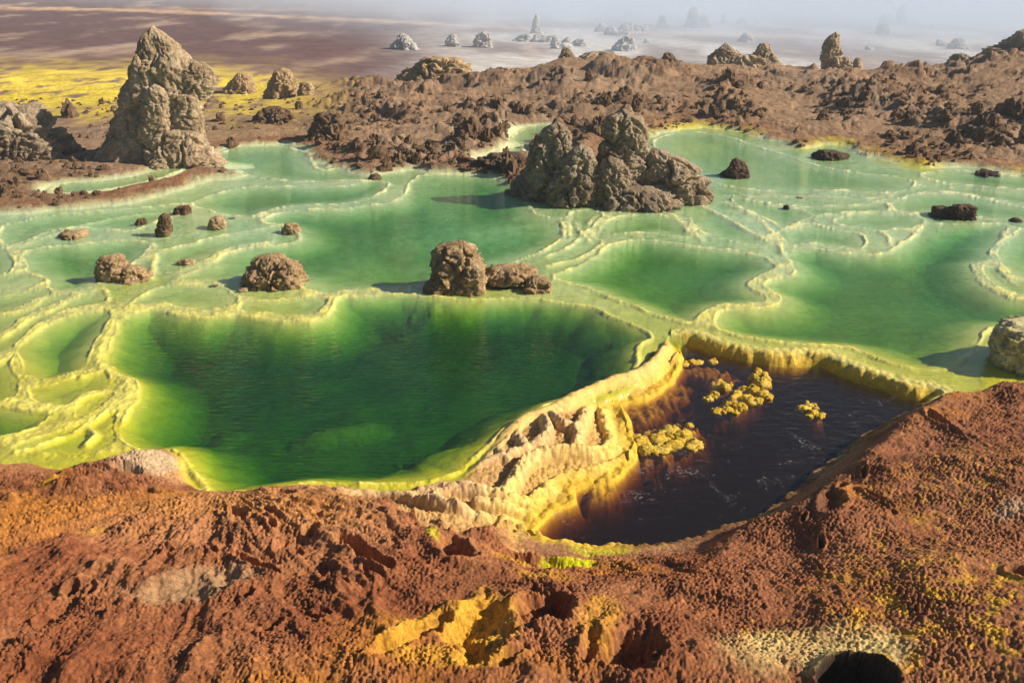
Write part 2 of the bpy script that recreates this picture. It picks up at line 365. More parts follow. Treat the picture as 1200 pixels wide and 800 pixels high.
# the lattice of salt ribs on the ridge
def zp(pts):
    return [(560 + a / 2.963, 380 + b / 2.963) for a, b in pts]
RIBS = [
 (.034, zp([(-60,470),(0,436),(80,366),(160,308),(250,272),(350,247),(430,226),(500,202),(560,178),(610,150),(650,110),(690,62),(704,34)])),
 (.036, zp([(470,236),(480,270),(512,300),(522,350),(502,392),(540,440),(482,500),(430,540),(330,562)])),
 (.034, zp([(330,562),(322,530),(338,570),(345,602),(280,650),(200,712)])),
 (.028, zp([(245,276),(290,332),(350,350),(342,402),(332,430)])),
 (.034, zp([(385,246),(372,320),(345,356)])),
 (.034, zp([(455,236),(440,290),(452,340),(470,392),(444,430)])),
 (.028, zp([(225,290),(242,350),(222,390),(120,430),(0,452),(-90,480)])),
 (.032, zp([(500,400),(440,432),(330,430),(230,440),(160,472),(120,540),(70,586)])),
 (.034, zp([(540,446),(420,492),(300,524),(240,562),(180,602),(90,592),(0,562),(-110,545),(-200,540)])),
 (.030, zp([(180,602),(188,650),(196,706)])),
 (.026, zp([(120,340),(150,382),(170,420)])),
 (.024, zp([(55,392),(92,432),(100,446)])),
 (.028, zp([(0,600),(100,622),(186,640)])),
 (.030, zp([(690,80),(700,130),(690,186),(620,222),(570,262),(505,282)])),
 (.024, zp([(620,160),(640,200),(600,236)])),
 (.028, [(398,572),(450,570),(500,580),(540,592),(580,602),(620,612)]),
 (.024, [(440,566),(480,571),(520,566),(548,558)]),
 (.024, [(500,580),(512,570),(528,566)]),
]
def ridge_slope(s):
    return HOT_LEVEL + .02 + .125 * sstep(0, .6, -s)
RIB_Q = []
for _r, _p in RIBS:
    q = smooth_loop(_p, 4.0, 0, 1, closed=False); zq = np.zeros(len(q))
    for _ in range(4):
        X, Y = ground(q[:, 0], q[:, 1], zq)
        zq = ridge_slope(sdf(X.astype(F32), Y.astype(F32), HOT_Q, .9)) + .03
    RIB_Q.append(np.stack(ground(q[:, 0], q[:, 1], zq), 1))
CZ = np.array([(*ground(a, b, c), c) for a, b, c in CRUST_Z] + [(0, 1.2, 1.15), (-2.5, 1., 1.1), (2.5, 1., 1.2), (0, -3, 1.4), (-5, -3, 1.4), (5, -3, 1.4), (-6, 3, .3), (6, 3, .7)])

def crust_base(x, y):
    n = np.zeros(x.shape, F32); w = np.zeros(x.shape, F32)
    for cx, cy, cz in CZ:
        k = 1 / ((x - cx) ** 2 + (y - cy) ** 2 + .02) ** 1.6
        n += k * cz; w += k
    return n / w

def crust_point(px, py):
    z = .2
    for _ in range(5):
        x, y = ground(px, py, z)
        z = float(crust_base(np.array([x]), np.array([y]))[0])
    x, y = ground(px, py, z)
    return float(x), float(y), z

def ellipse_field(x, y, px, py, rx, ry, tilt, pt=None):
    """radius in ellipse units round a spot of the picture, on the ground there"""
    cx, cy, cz = pt if pt else crust_point(px, py)
    zc = cy * CP + (HC - cz) * SP
    u = (x - cx) * (FPX / zc); v = -(y - cy) * (FPX * (HC - cz) / zc ** 2)
    a = math.radians(tilt)
    u2, v2 = u * math.cos(a) + v * math.sin(a), -u * math.sin(a) + v * math.cos(a)
    return np.sqrt((u2 / rx) ** 2 + (v2 / ry) ** 2)

# ------------------------------------------------------------------ the ground: height, colour, kind for any places
def terrain(x, y, full=True):
    x = np.asarray(x, F32); y = np.asarray(y, F32)
    N = len(x)
    px, py = to_px(x, y)
    dist = np.hypot(x, y)
    col = np.zeros((N, 3), F32)
    far = sstep(7, 13, y)
    # --- shelf between the pools
    n1 = fbm(x * 1.3, y * 1.3, 4, 1); n2 = fbm(x * 5, y * 5, 4, 2)
    wob = n2 * .4
    r1 = fbm(x * 2.6 + wob, y * 2.6 + wob, 3, 3, ridged=True)
    z = -.020 + .012 * n1 + .007 * np.maximum(r1 - .3, 0) + .006 * n2 + .014 * far * (fbm(x * .8, y * .8, 3, 4) + .2)
    rimness = np.zeros(N, F32)
    rw = lerp(.034, .055, far)
    n3 = fbm(x * 2.1 + 9, y * 2.1, 3, 11)
    depth = np.zeros(N, F32); inpool = np.full(N, -1, np.int16)
    floor_n = .5 + .5 * fbm(x * .9, y * .9, 3, 5)
    hump = np.zeros(N, F32)
    for hx, hy, rx, ry, hh in HUMPS:
        X, Y = ground(hx, hy); r = ellipse_field(x, y, 0, 0, rx * 1.15, ry * 1.3, -8, (float(X), float(Y), 0.)) + .25 * n2 + .2 * n1
        hump = np.maximum(hump, hh * np.exp(-r ** 2 * .45))
    mud_cut = np.ones(N, F32); crowd = np.zeros(N, F32)
    for i, (nm, lev, D, L, _) in enumerate(POOLS):
        s = sdf(x, y, POOL_Q[i], .5)
        k = np.flatnonzero(s > -.4)
        if len(k) == 0:
            continue
        sk = s[k]
        if nm not in IN_MUD:
            lev = 0.0
        rh = -.001 + .022 * n2[k] + .012 * n1[k]
        if nm in NO_RIM:
            rh = rh - .013
        rk = rw[k] * np.clip(1 + 1.1 * n3[k], .5, 1.9)
        prof = lev - .035 + (.035 + rh) * np.exp(-(sk / rk) ** 2) - .5 * np.maximum(np.abs(sk) - 1.7 * rk, 0)
        Dk = D * (.72 + .5 * floor_n[k]) * (1 - .6 * sstep(9.5, 15, y[k]))
        dd = np.maximum(sk, 0)
        carve = lev - .016 - Dk * (1 - np.exp(-(dd / L) ** 1.7)) * np.clip(1 - hump[k] * 1.25, .12, 1) - .006 * n2[k] * sstep(0, .2, dd)
        z[k] = np.where(sk > 0, np.maximum(carve, prof), np.maximum(z[k], prof))
        rimness[k] = np.maximum(rimness[k], np.exp(-(sk / (rk * 1.1)) ** 2))
        crowd[k] += np.where(sk < .03, np.exp(-(np.minimum(sk, 0) / .15) ** 2), 0)
        inpool[k[sk > 0]] = i
        if nm in IN_MUD:
            mud_cut[k] = np.minimum(mud_cut[k], sstep(.02, .3, -sk))
    fill = sstep(.95, 1.35, crowd) * (inpool < 0)
    z = lerp(z, np.maximum(z, -.004 + .016 * n2 + .010 * n1), fill)
    rimness = np.maximum(rimness, fill * .8)
    for (w, h, _), q in zip(RIMS, RIM_Q):
        s = -sdf(x, y, q, .4, closed=False)
        k = np.flatnonzero(s < .3)
        if len(k):
            g = np.exp(-(s[k] / (rw[k] * .9)) ** 2)
            z[k] = np.maximum(z[k], lerp(z[k], h * .25 - .007 * far[k] + .020 * n2[k], g))
            rimness[k] = np.maximum(rimness[k], g)
    if full:
        q = np.flatnonzero(z > -.02)
        f1, f2, cid = worley(x[q] * 24, y[q] * 24, 12)
        h1, h2, hid = worley(x[q] * 8 + n2[q], y[q] * 8, 13)
        z[q] += .011 * np.clip(rimness[q], 0, 1) * fbm(x[q] * 16, y[q] * 16, 3, 14, .6)
        z[q] += (.002 + .002 * np.clip(rimness[q], 0, 1)) * np.maximum(0, 1 - (f1 / .65) ** 2) + .005 * (hid - .5) * sstep(.0, .2, h2 - h1) * (inpool[q] < 0)
    # colour of the salt; far beds bluer, with the sky's reflection painted in
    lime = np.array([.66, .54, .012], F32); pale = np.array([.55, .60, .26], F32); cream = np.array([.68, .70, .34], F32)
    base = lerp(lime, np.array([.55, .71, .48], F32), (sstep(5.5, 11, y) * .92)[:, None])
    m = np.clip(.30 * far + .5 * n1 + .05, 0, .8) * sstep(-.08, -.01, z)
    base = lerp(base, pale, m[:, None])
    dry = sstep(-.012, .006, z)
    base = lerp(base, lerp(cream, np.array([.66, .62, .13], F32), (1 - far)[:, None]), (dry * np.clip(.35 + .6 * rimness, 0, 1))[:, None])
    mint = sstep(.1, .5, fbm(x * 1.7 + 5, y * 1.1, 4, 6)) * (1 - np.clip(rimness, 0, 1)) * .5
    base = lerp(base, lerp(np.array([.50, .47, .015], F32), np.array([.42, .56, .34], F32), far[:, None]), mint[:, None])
    rust = sstep(.25, .6, fbm(x * .8, y * .8, 3, 8)) * .4 * (1 - far)
    base = lerp(base, np.array([.42, .33, .02], F32), rust[:, None] * (inpool < 0)[:, None])
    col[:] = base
    kind = np.zeros(N, np.int8)                 # 0 terrace
    # --- mud and plain
    sm = sdf(x, y, MUD_Q, 1.2)
    sm = np.where((y > 30) & (sm < 0), 1.2, sm)
    k = np.flatnonzero(sm > -.3)
    if len(k):
        xx, yy = x[k], y[k]
        zc_ = np.interp(px[k], *CREST).astype(F32)
        crest = CREST_D + 1.5 * fbm(px[k] / 130, yy * 0, 2, 31)
        ysh = ground(600, np.interp(px[k], *SHORE_Y))[1].astype(F32)
        up = np.clip((yy - ysh) / np.maximum(CREST_D - ysh, 1), 0, 1)
        bank = .06 + (zc_ - .06) * up
        plain_z = (-.25 - .6 * sstep(100, 760, px[k])).astype(F32)
        leftness = sstep(420, 320, px[k])
        drop = sstep(0, 4.5, yy - crest) * (1 - leftness) + leftness * sstep(0, 14, yy - 18)
        zm = lerp(bank, plain_z, drop)
        onbank = (1 - drop) * (1 - .6 * leftness)
        warp = fbm(xx * .7, yy * .7, 3, 41)
        f1, f2, cid = worley(xx * 1.1 + warp, yy * 1.3 + warp, 43)
        rr = fbm(xx * .8 + warp, yy * 1.0, 5, 45, .58, ridged=True)
        g1, g2, gid = worley(xx * 3.6 + warp, yy * 3.6, 47)
        rough = .10 * np.maximum(rr, -.2) + .16 * fbm(xx * .33 + .5 * warp, yy * .45, 2, 44) * sstep(0, 1, sm[k]) + .11 * (cid - .4) * sstep(.02, .3, f2 - f1) + .055 * (gid - .3) * sstep(.02, .25, g2 - g1)
        amp = np.clip(.3 + onbank * 1.0, .3, 1.3) * (1 - .65 * leftness) * sstep(0, 1.0, sm[k]) * np.where(yy > 30, .15, 1) + .10 * (yy < 30)
        patch = sstep(-.25, .3, fbm(xx * .42, yy * .5, 3, 46))
        amp = amp * (.5 + .95 * patch)
        zm = zm + rough * amp + .02 * fbm(xx * 9, yy * 5, 3, 49) * (yy < 28)
        zm = np.where((sm[k] > .35) & (drop < .2), np.maximum(zm, .03), zm)
        w = sstep(-.05, .35, sm[k] + .22 * rr) * mud_cut[k]
        z[k] = lerp(z[k], zm, w)
        brown = np.array([.235, .145, .085], F32); rustc = np.array([.24, .085, .03], F32); grey = np.array([.27, .20, .145], F32); dark = np.array([.13, .075, .05], F32)
        t1 = sstep(-.3, .5, fbm(xx * .35, yy * .25, 4, 51)); t2 = sstep(-.1, .5, fbm(xx * 1.6, yy * 1.2, 4, 53))
        c = lerp(brown, grey, t1[:, None] * .8)
        c = lerp(c, dark, (t2 * .55)[:, None])
        c = lerp(np.array([.33, .215, .13], F32) * np.ones((len(k), 1), F32), c, (.25 + .75 * patch)[:, None])
        wetshore = sstep(1.1, .1, sm[k]) * (.4 + .6 * sstep(-.2, .4, fbm(xx * .6, yy * .6, 3, 55)))
        c = lerp(c, rustc, (wetshore * .8)[:, None])
        c = lerp(c, np.array([.40, .25, .13], F32), (leftness * sstep(.0, .5, fbm(xx * .5, yy * .3, 3, 57)) * .7 * sstep(.3, 1., sm[k]))[:, None])
        # the far plain: sulphur yellow on the left, dark mauve flats behind
        yel = sstep(17, 22, yy + 3 * warp) * sstep(40, 27, yy + 5 * warp) * sstep(450, 250, px[k])
        fleck = sstep(.0, .35, fbm(xx * .9, yy * .35, 4, 61, .6))
        c = lerp(c, lerp(np.array([.74, .58, .06], F32), np.array([.22, .14, .11], F32), fleck[:, None]), (yel * .9)[:, None])
        farp = sstep(26, 34, yy) * (1 - yel)
        cc = lerp(np.array([.13, .075, .075], F32), np.array([.36, .26, .2], F32), (sstep(.05, .5, fbm(xx * .3, yy * .09, 4, 63)))[:, None])
        stripe = np.exp(-((yy - 62 + xx * .42 + 2 * warp) / 1.6) ** 2) + .7 * np.exp(-((yy - 100 + xx * .5 + 4 * warp) / 4) ** 2) + .5 * np.exp(-((yy - 84 - xx * .2 + 3 * warp) / 2) ** 2)
        cc = lerp(cc, np.array([.62, .40, .24], F32), np.clip(stripe, 0, 1)[:, None])
        saltw = sstep(380, 640, px[k]) * (.35 + .65 * sstep(-.25, .25, fbm(xx * .16, yy * .07, 4, 65)))
        cc = lerp(cc, np.array([.60, .59, .58], F32), saltw[:, None] * .9)
        c = lerp(c, cc, farp[:, None])
        yshore = sstep(.35, -.05, np.abs(sm[k] - .05) - .1) * sstep(0, .4, fbm(xx * .5, yy * .5, 2, 59)) 
        yshore = sstep(.55, .0, np.abs(sm[k])) * sstep(720, 800, px[k]) * sstep(-.25, .3, fbm(xx * .9, yy * .9, 3, 59))
        c = lerp(c, np.array([.55, .42, .03], F32), (yshore * .8)[:, None])
        col[k] = lerp(col[k], np.array([.66, .62, .04], F32), yshore[:, None] * .8)
        col[k] = lerp(col[k], c, w[:, None])
        kind[k[w > .5]] = np.where(drop[w > .5] > .5, 3, 2)     # 2 mud bank, 3 plain
    # --- the salt dam and the hot pool
    sh = sdf(x, y, HOT_Q, .9)
    # --- crust in front
    sc_ = sdf(x, y, CRUST_Q, .6)
    k = np.flatnonzero((sc_ > -.25) | (y < 2.4))
    if len(k):
        xx, yy = x[k], y[k]
        s = np.where(yy < 2.4, .6, sc_[k])
        zc_ = crust_base(xx, yy)
        wq = fbm(xx * 6, yy * 6, 3, 71)
        lump = fbm(xx * 2.2, yy * 2.2, 4, 73); rid = fbm(xx * 3.1 + .3 * wq, yy * 4.2 + .3 * wq, 4, 75, .55, ridged=True)
        fx, fy, _ = crust_point(262, 572)
        rad, ang = np.hypot(xx - fx, yy - fy), np.arctan2(yy - fy, xx - fx)
        comb = fbm(ang * 11 + .3 * wq, rad * 3.2 + .6 * wq, 4, 77, .6, ridged=True)
        pxk, pyk = to_px(xx, yy, .2)
        left = sstep(560, 380, pxk)
        comb_w = left * (.25 + .75 * sstep(-.1, .3, fbm(xx * 1.1, yy * 1.1, 2, 79)))
        calm = sstep(780, 900, pxk)                     # the smoother slope on the right
        big = fbm(xx * 1.15 + .25 * lump, yy * 1.7 + .25 * lump, 3, 74, .5, ridged=True)
        fold = fbm(ang * 4.2 + .35 * lump, rad * 1.1 + .5 * lump, 3, 78, .5, ridged=True)
        zz = zc_ + .035 * lump * (1 - .5 * calm) + .018 * rid * (1 - .5 * calm) + (.045 * big + 0.058 * fold * sstep(.15, .7, rad)) * (1 - .75 * calm) * sstep(.05, .5, s) + .046 * comb * comb_w * sstep(.0, .3, s)
        pit_all = np.zeros(len(k), F32); cave = np.zeros(len(k), F32)
        for a, b, rx, ry, tl, dp in PITS:
            r = ellipse_field(xx, yy, a, b, rx, ry, tl)
            q = np.flatnonzero(r < 1.8)
            if len(q) == 0:
                continue
            rq = r[q] + .55 * wq[q] + .55 * lump[q] + .15 * rid[q]
            rim = .016 * np.exp(-((rq - 1.12) / .25) ** 2)
            if dp > .8:
                rq = r[q] + .12 * wq[q]; rim = .03 * np.exp(-((rq - 1.12) / .2) ** 2)
            pp = 1 - sstep(.82 if dp > .8 else .2, 1.12, rq)
            if dp > .8:
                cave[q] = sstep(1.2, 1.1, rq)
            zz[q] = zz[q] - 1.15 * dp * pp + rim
            pit_all[q] = np.maximum(pit_all[q], pp * min(1, dp / .06))
        ridge_m = np.zeros(len(k), F32)
        c = np.zeros((len(k), 3), F32)
        rb = np.array([.25, .083, .032], F32); lb = np.array([.41, .18, .075], F32); db = np.array([.13, .042, .022], F32); pb = np.array([.36, .15, .07], F32)
        t1 = sstep(-.35, .45, fbm(xx * 1.4, yy * 1.4, 4, 81)); t2 = sstep(-.2, .55, fbm(xx * 5, yy * 5, 4, 83))
        c[:] = lerp(rb, lb, (t1 * .75)[:, None]); c = lerp(c, pb, (.5 * calm)[:, None]); c = lerp(c, db, (t2 * .45)[:, None])
        rk = np.zeros(len(k), F32)
        t3 = sstep(.05, .5, fbm(xx * .9 + 7, yy * 1.3, 4, 85))
        c = lerp(c, np.array([.46, .19, .03], F32), (t3 * .75)[:, None])
        edge = sstep(.45, .0, s) * sstep(-.5, .3, lump)
        c = lerp(c, np.array([.50, .29, .15], F32), (edge * .55)[:, None])
        flat = np.zeros(len(k), F32)
        speck = sstep(-.05, .4, fbm(xx * 11, yy * 11, 3, 87))
        for a, b, rx, ry, tl, key, st in STAINS:
            r = ellipse_field(xx, yy, a, b, rx, ry, tl) + .45 * wq + .3 * lump
            wgt = st * (1 - sstep(.55, 1.2, r))
            if key == 'yellow':
                wgt = wgt * speck
            if key == 'clay':
                flat = np.maximum(flat, wgt)
            if key == 'ridge':
                ridge_m = np.maximum(ridge_m, wgt)
            cc_ = np.array(COL[key], F32)
            if key == 'ridge':
                cc_ = lerp(np.array([.60, .40, .19], F32), cc_, sstep(-.55, -.12, sh[k] + .15 * lump)[:, None])
            c = lerp(c, cc_, wgt[:, None])
        zr = ridge_slope(sh[k])
        zz = lerp(zz, zr + .3 * (zz - zc_), np.clip(ridge_m * 1.3, 0, 1))
        c = lerp(c, np.array([.05, .03, .02], F32), cave[:, None])  # hole walls painted near black, the darkness inside put into the colour
        if full:
            # popcorn grains, two sizes
            b1, b2, bid = worley(xx * 58 + .6 * wq, yy * 58 + .6 * wq, 91)
            d1, d2, did = worley(xx * 22 + wq, yy * 22, 93)
            p1_, p2_, pid = worley(ang * 42 + .4 * wq, rad * 20 + .8 * wq, 97)
            lw = .55 * comb_w * sstep(.25, .5, rad)
            b1 = lerp(b1, p1_, lw); bid = lerp(bid, pid, lw)
            size = (.7 + .6 * bid) * (1 - .8 * flat)
            ur, vr = xx * .83 + yy * .56, -xx * .56 + yy * .83
            rib = np.zeros(len(k), F32)
            wr = .5 * fbm(xx * 13, yy * 13, 3, 98)
            for (r_, _), q_ in zip(RIBS, RIB_Q):
                dd = -sdf(xx, yy, q_, .25, closed=False)
                tq = np.clip(1 - (dd / (r_ * (1.75 + 1.2 * wr))) ** 2, 0, 1)
                rib = np.maximum(rib, tq ** .75 * (r_ / .034))
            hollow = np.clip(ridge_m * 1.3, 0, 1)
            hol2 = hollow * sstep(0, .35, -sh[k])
            zz = zz + .052 * rib * np.clip(hollow + .35, 0, 1) * (1 + .8 * wr) - hol2 * (.06 + .03 * wr) * (1 - .6 * np.clip(rib, 0, 1))
            n1_, n2_, nid = worley(xx * 15 + wr, yy * 15, 94)
            zz = zz + .026 * np.clip(rib, 0, 1) * np.maximum(0, 1 - (n1_ / .75) ** 2) * (.2 + nid)
            ribc = lerp(np.array([.60, .40, .19], F32), np.array([.74, .53, .12], F32), sstep(-.5, -.1, sh[k])[:, None])
            c = lerp(c, np.array([.42, .24, .07], F32), (hol2 * .75 * (1 - np.clip(rib * 1.6, 0, 1)))[:, None])  # hollow floors browner: damp tone plus shade between the ribs, put into colour
            c = lerp(c, ribc, (rib * .8 * np.clip(hollow + .5, 0, 1))[:, None].clip(0, 1))
            k1_, k2_, _ = worley(xx * 26, yy * 26, 96)
            zz = zz + ridge_m * .012 * np.maximum(0, 1 - (k1_ / .7) ** 2)
            coarse = lerp(1.0, .6, ridge_m) * (.75 + .5 * t2) * np.clip(.75 + 1.3 * fbm(xx * 2.6, yy * 2.6, 3, 88), .4, 1.7)
            zz = zz + (.0165 - .001 * calm) * size * coarse * np.maximum(0, 1 - (b1 / .62) ** 2) + (.007 + .006 * calm) * (did - .3) * (1 - flat) * np.maximum(0, 1 - (d1 / .7) ** 2)
            tipc = np.clip(1 - (b1 / .6) ** 2, 0, 1)
            c = c * (.8 + .4 * bid * (1 - flat))[:, None]
        zedge = np.where(sh[k] > -.35, -.02, .0)
        w = sstep(-.02, .10, s + .02 * wq)
        hotw = sstep(-.5, -.1, sh[k])
        rise = sstep(-.02, .30 + .12 * hotw, s)
        zz = lerp(lerp(zz * .25 + .01, HOT_LEVEL + .03 + .2 * (zz - zc_), hotw), zz, rise)
        z[k] = lerp(z[k], zz, w)
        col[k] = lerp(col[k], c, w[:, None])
        # the lip of the ridge stands above the green water all along
        lip = np.clip(1 - (-sdf(xx, yy, RIB_Q[0], .2, closed=False) / (.085 + .03 * wq)) ** 2, 0, 1)
        lip = lip * sstep(545, 625, pxk)
        q = np.flatnonzero(lip > 0)
        z[k[q]] = np.maximum(z[k[q]], -.06 + (.115 + .03 * wq[q]) * lip[q] ** .7)
        col[k[q]] = lerp(col[k[q]], np.array([.66, .46, .15], F32), np.clip(lip[q] * 1.6, 0, .9)[:, None])
        kk = k[w > .5]
        kind[kk] = 1
        kind[k[((w > .5) & (ridge_m > .5)) | (lip > .3)]] = 4
    k = np.flatnonzero(sh > -.6)
    if len(k):
        s = sh[k]; xx, yy = x[k], y[k]
        wq = fbm(xx * 9, yy * 9, 3, 101)
        pk, qk = to_px(xx, yy, HOT_LEVEL)
        isd = (kind[k] == 0)
        # dam top stands a little proud and is knobbly on its outer face
        f1, f2, cid = worley(xx * 17, yy * 17, 103)
        knob = np.maximum(0, 1 - (f1 / .65) ** 2)
        dam = isd & (s > -.34) & (pk > 785) & (z[k] > -.03)
        damw = np.where(dam, np.exp(-((s + .10) / .10) ** 2), 0)
        z[k] = z[k] + damw * (.008 + .014 * knob)
        col[k] = lerp(col[k], np.array([.74, .62, .14], F32), np.clip(damw * 1.1, 0, 1)[:, None])
        kind[k[dam & (s > -.26)]] = 5
        D = .6 * (1 - np.exp(-np.maximum(s, 0) / .18))
        bed = HOT_LEVEL + .02 - D - .02 * wq
        for a, b, rx, ry, tl, top in [(780,512,52,20,-18,-.012),(868,462,36,12,-28,-.012),(845,448,18,9,0,-.02),(948,480,18,8,10,-.012),(750,475,40,20,0,-.05),(820,428,60,12,10,-.06),(705,570,30,12,-15,-.03),(705,640,50,8,0,-.01),(772,452,46,26,-20,-.045)]:
            X, Y = ground(a, b, HOT_LEVEL)
            r = ellipse_field(xx, yy, a, b, rx, ry, tl, (float(X), float(Y), HOT_LEVEL)) + .45 * wq
            bed = np.maximum(bed, HOT_LEVEL + top + .012 * knob - .45 * sstep(.4, 2.3, r))
        bw = np.where(kind[k] == 4, .20, .075)
        w = sstep(-bw, .01, s + .03 * wq)
        z[k] = lerp(z[k], bed + .012 * knob, w)
        face = sstep(-.09, -.02, s)
        yelc = np.array([.70, .46, .05], F32)
        facec = np.where((pk > 960)[:, None] & (qk > 475)[:, None], np.array([.16, .07, .035], F32), yelc)
        # right hand and near banks are brown crust, the ridge and dam sides yellow
        brownside = sstep(.0, .25, np.where(qk > 480, (pk - 760) / 300 + (qk - 600) / 200, -1)) 
        facec = lerp(yelc, np.array([.17, .075, .035], F32), brownside[:, None])
        col[k] = lerp(col[k], facec, face[:, None] * .9)
        col[k] = lerp(col[k], lerp(np.array([.62, .40, .03], F32), np.array([.22, .10, .03], F32), brownside[:, None]), w[:, None])
        kind[k[(w > .6)]] = 6
    return z, col, kind

# ------------------------------------------------------------------ small helpers for objects
COLL = SC.collection
def link(o, parent=None):
    COLL.objects.link(o)
    if parent:
        o.parent = parent
    return o

def tag(o, label=None, cat=None, group=None, kind=None):
    for k, v in (('label', label), ('category', cat), ('group', group), ('kind', kind)):
        if v:
            o[k] = v
    return o

def mesh_np(name, V, Fq, mat, col=None, smooth=True):
    me = bpy.data.meshes.new(name)
    V = np.ascontiguousarray(V, F32); Fq = np.ascontiguousarray(Fq, np.int32)
    n, kf = Fq.shape
    me.vertices.add(len(V)); me.vertices.foreach_set('co', V.ravel())
    me.loops.add(n * kf); me.loops.foreach_set('vertex_index', Fq.ravel())
    me.polygons.add(n)
    me.polygons.foreach_set('loop_start', np.arange(0, n * kf, kf, dtype=np.int32))
    me.polygons.foreach_set('use_smooth', np.full(n, smooth))
    if col is not None:
        at = me.attributes.new('tint', 'FLOAT_COLOR', 'POINT')
        at.data.foreach_set('color', np.hstack([col, np.ones((len(col), 1), F32)]).astype(F32).ravel())
    me.materials.append(mat)
    me.update(calc_edges=True)
    return me

# ------------------------------------------------------------------ materials
def new_mat(name):
    m = bpy.data.materials.new(name); m.use_nodes = True
    nt = m.node_tree; nt.nodes.clear()
    return m, nt, nt.nodes, nt.links

def noise(nodes, scale, detail=4, rough=.6, dist=0):
    n = nodes.new('ShaderNodeTexNoise'); n.inputs['Scale'].default_value = scale
    n.inputs['Detail'].default_value = detail; n.inputs['Roughness'].default_value = rough
    n.inputs['Distortion'].default_value = dist
    return n

def ground_mat(name, rough, bump_scale, bump_dist, var=.35, coat=0.0, spec=.3, sat_noise=30):
    m, nt, N, L = new_mat(name)
    out = N.new('ShaderNodeOutputMaterial'); b = N.new('ShaderNodeBsdfPrincipled')
    at = N.new('ShaderNodeAttribute'); at.attribute_name = 'tint'
    tc = N.new('ShaderNodeTexCoord')
    n = noise(N, sat_noise, 5, .65); L.new(tc.outputs['Object'], n.inputs['Vector'])
    mr = N.new('ShaderNodeMapRange'); mr.inputs['From Min'].default_value = .3; mr.inputs['From Max'].default_value = .7
    mr.inputs['To Min'].default_value = 1 - var; mr.inputs['To Max'].default_value = 1 + var
    L.new(n.outputs['Fac'], mr.inputs['Value'])
    mul = N.new('ShaderNodeVectorMath'); mul.operation = 'SCALE'
    L.new(at.outputs['Color'], mul.inputs[0]); L.new(mr.outputs[0], mul.inputs['Scale'])
    L.new(mul.outputs[0], b.inputs['Base Color'])
    b.inputs['Roughness'].default_value = rough
    b.inputs['Specular IOR Level'].default_value = spec
    b.inputs['Coat Weight'].default_value = coat; b.inputs['Coat Roughness'].default_value = .12
    n2 = noise(N, bump_scale, 6, .7); L.new(tc.outputs['Object'], n2.inputs['Vector'])
    bp = N.new('ShaderNodeBump'); bp.inputs['Distance'].default_value = bump_dist; bp.inputs['Strength'].default_value = .9
    L.new(n2.outputs['Fac'], bp.inputs['Height']); L.new(bp.outputs[0], b.inputs['Normal'])
    L.new(b.outputs[0], out.inputs[0])
    return m

M_TERR = ground_mat('wet_salt', .55, 60, .006, .16, .35, .4, 9)
M_CRUST = ground_mat('popcorn_crust', .85, 150, .010, .4, 0, .2, 55)
M_RIDGE = ground_mat('sulphur_salt', .7, 110, .006, .22, 0, .3, 40)
M_MUD = ground_mat('dry_mud', .95, 22, .05, .35, 0, .1, 6)
M_PLAIN = ground_mat('plain_soil', .95, 3, .02, .3, 0, .1, 1.2)
M_DAM = ground_mat('dam_salt', .6, 70, .012, .2, .2, .4, 25)
M_HOTBED = ground_mat('hot_bed', .7, 60, .01, .25, 0, .3, 20)

def rock_mat(name, c1, c2, c3, scale=1.0):
    m, nt, N, L = new_mat(name)
    out = N.new('ShaderNodeOutputMaterial'); b = N.new('ShaderNodeBsdfPrincipled')
    g = N.new('ShaderNodeNewGeometry')
    n = noise(N, 2.2 * scale, 6, .65, .4); L.new(g.outputs['Position'], n.inputs['Vector'])
    r = N.new('ShaderNodeValToRGB'); e = r.color_ramp.elements
    e[0].position, e[0].color = .32, (*c1, 1); e[1].position, e[1].color = .68, (*c3, 1)
    k = e.new(.5); k.color = (*c2, 1)
    L.new(n.outputs['Fac'], r.inputs[0])
    n3 = noise(N, 24 * scale, 5, .7); L.new(g.outputs['Position'], n3.inputs['Vector'])
    mr = N.new('ShaderNodeMapRange'); mr.inputs['From Min'].default_value = .3; mr.inputs['From Max'].default_value = .7
    mr.inputs['To Min'].default_value = .6; mr.inputs['To Max'].default_value = 1.3
    L.new(n3.outputs['Fac'], mr.inputs['Value'])
    mul = N.new('ShaderNodeVectorMath'); mul.operation = 'SCALE'
    L.new(r.outputs['Color'], mul.inputs[0]); L.new(mr.outputs[0], mul.inputs['Scale'])
    L.new(mul.outputs[0], b.inputs['Base Color'])
    b.inputs['Roughness'].default_value = .95; b.inputs['Specular IOR Level'].default_value = .1
    n2 = noise(N, 16 * scale, 8, .72); L.new(g.outputs['Position'], n2.inputs['Vector'])
    v = N.new('ShaderNodeTexVoronoi'); v.feature = 'DISTANCE_TO_EDGE'; v.inputs['Scale'].default_value = 4.5 * scale
    wv = N.new('ShaderNodeVectorMath'); wv.operation = 'MULTIPLY_ADD'; L.new(n.outputs['Color'], wv.inputs[0]); wv.inputs[1].default_value = (.5, .5, .5); L.new(g.outputs['Position'], wv.inputs[2])
    L.new(wv.outputs[0], v.inputs['Vector'])
    mm = N.new('ShaderNodeMapRange'); mm.inputs['From Max'].default_value = .06; L.new(v.outputs['Distance'], mm.inputs['Value'])
    ad = N.new('ShaderNodeMath'); ad.operation = 'MULTIPLY_ADD'; L.new(mm.outputs[0], ad.inputs[0]); ad.inputs[1].default_value = .3; L.new(n2.outputs['Fac'], ad.inputs[2])
    bp = N.new('ShaderNodeBump'); bp.inputs['Distance'].default_value = .05 / scale; bp.inputs['Strength'].default_value = 1.0
    L.new(ad.outputs[0], bp.inputs['Height']); L.new(bp.outputs[0], b.inputs['Normal'])
    L.new(b.outputs[0], out.inputs[0])
    return m

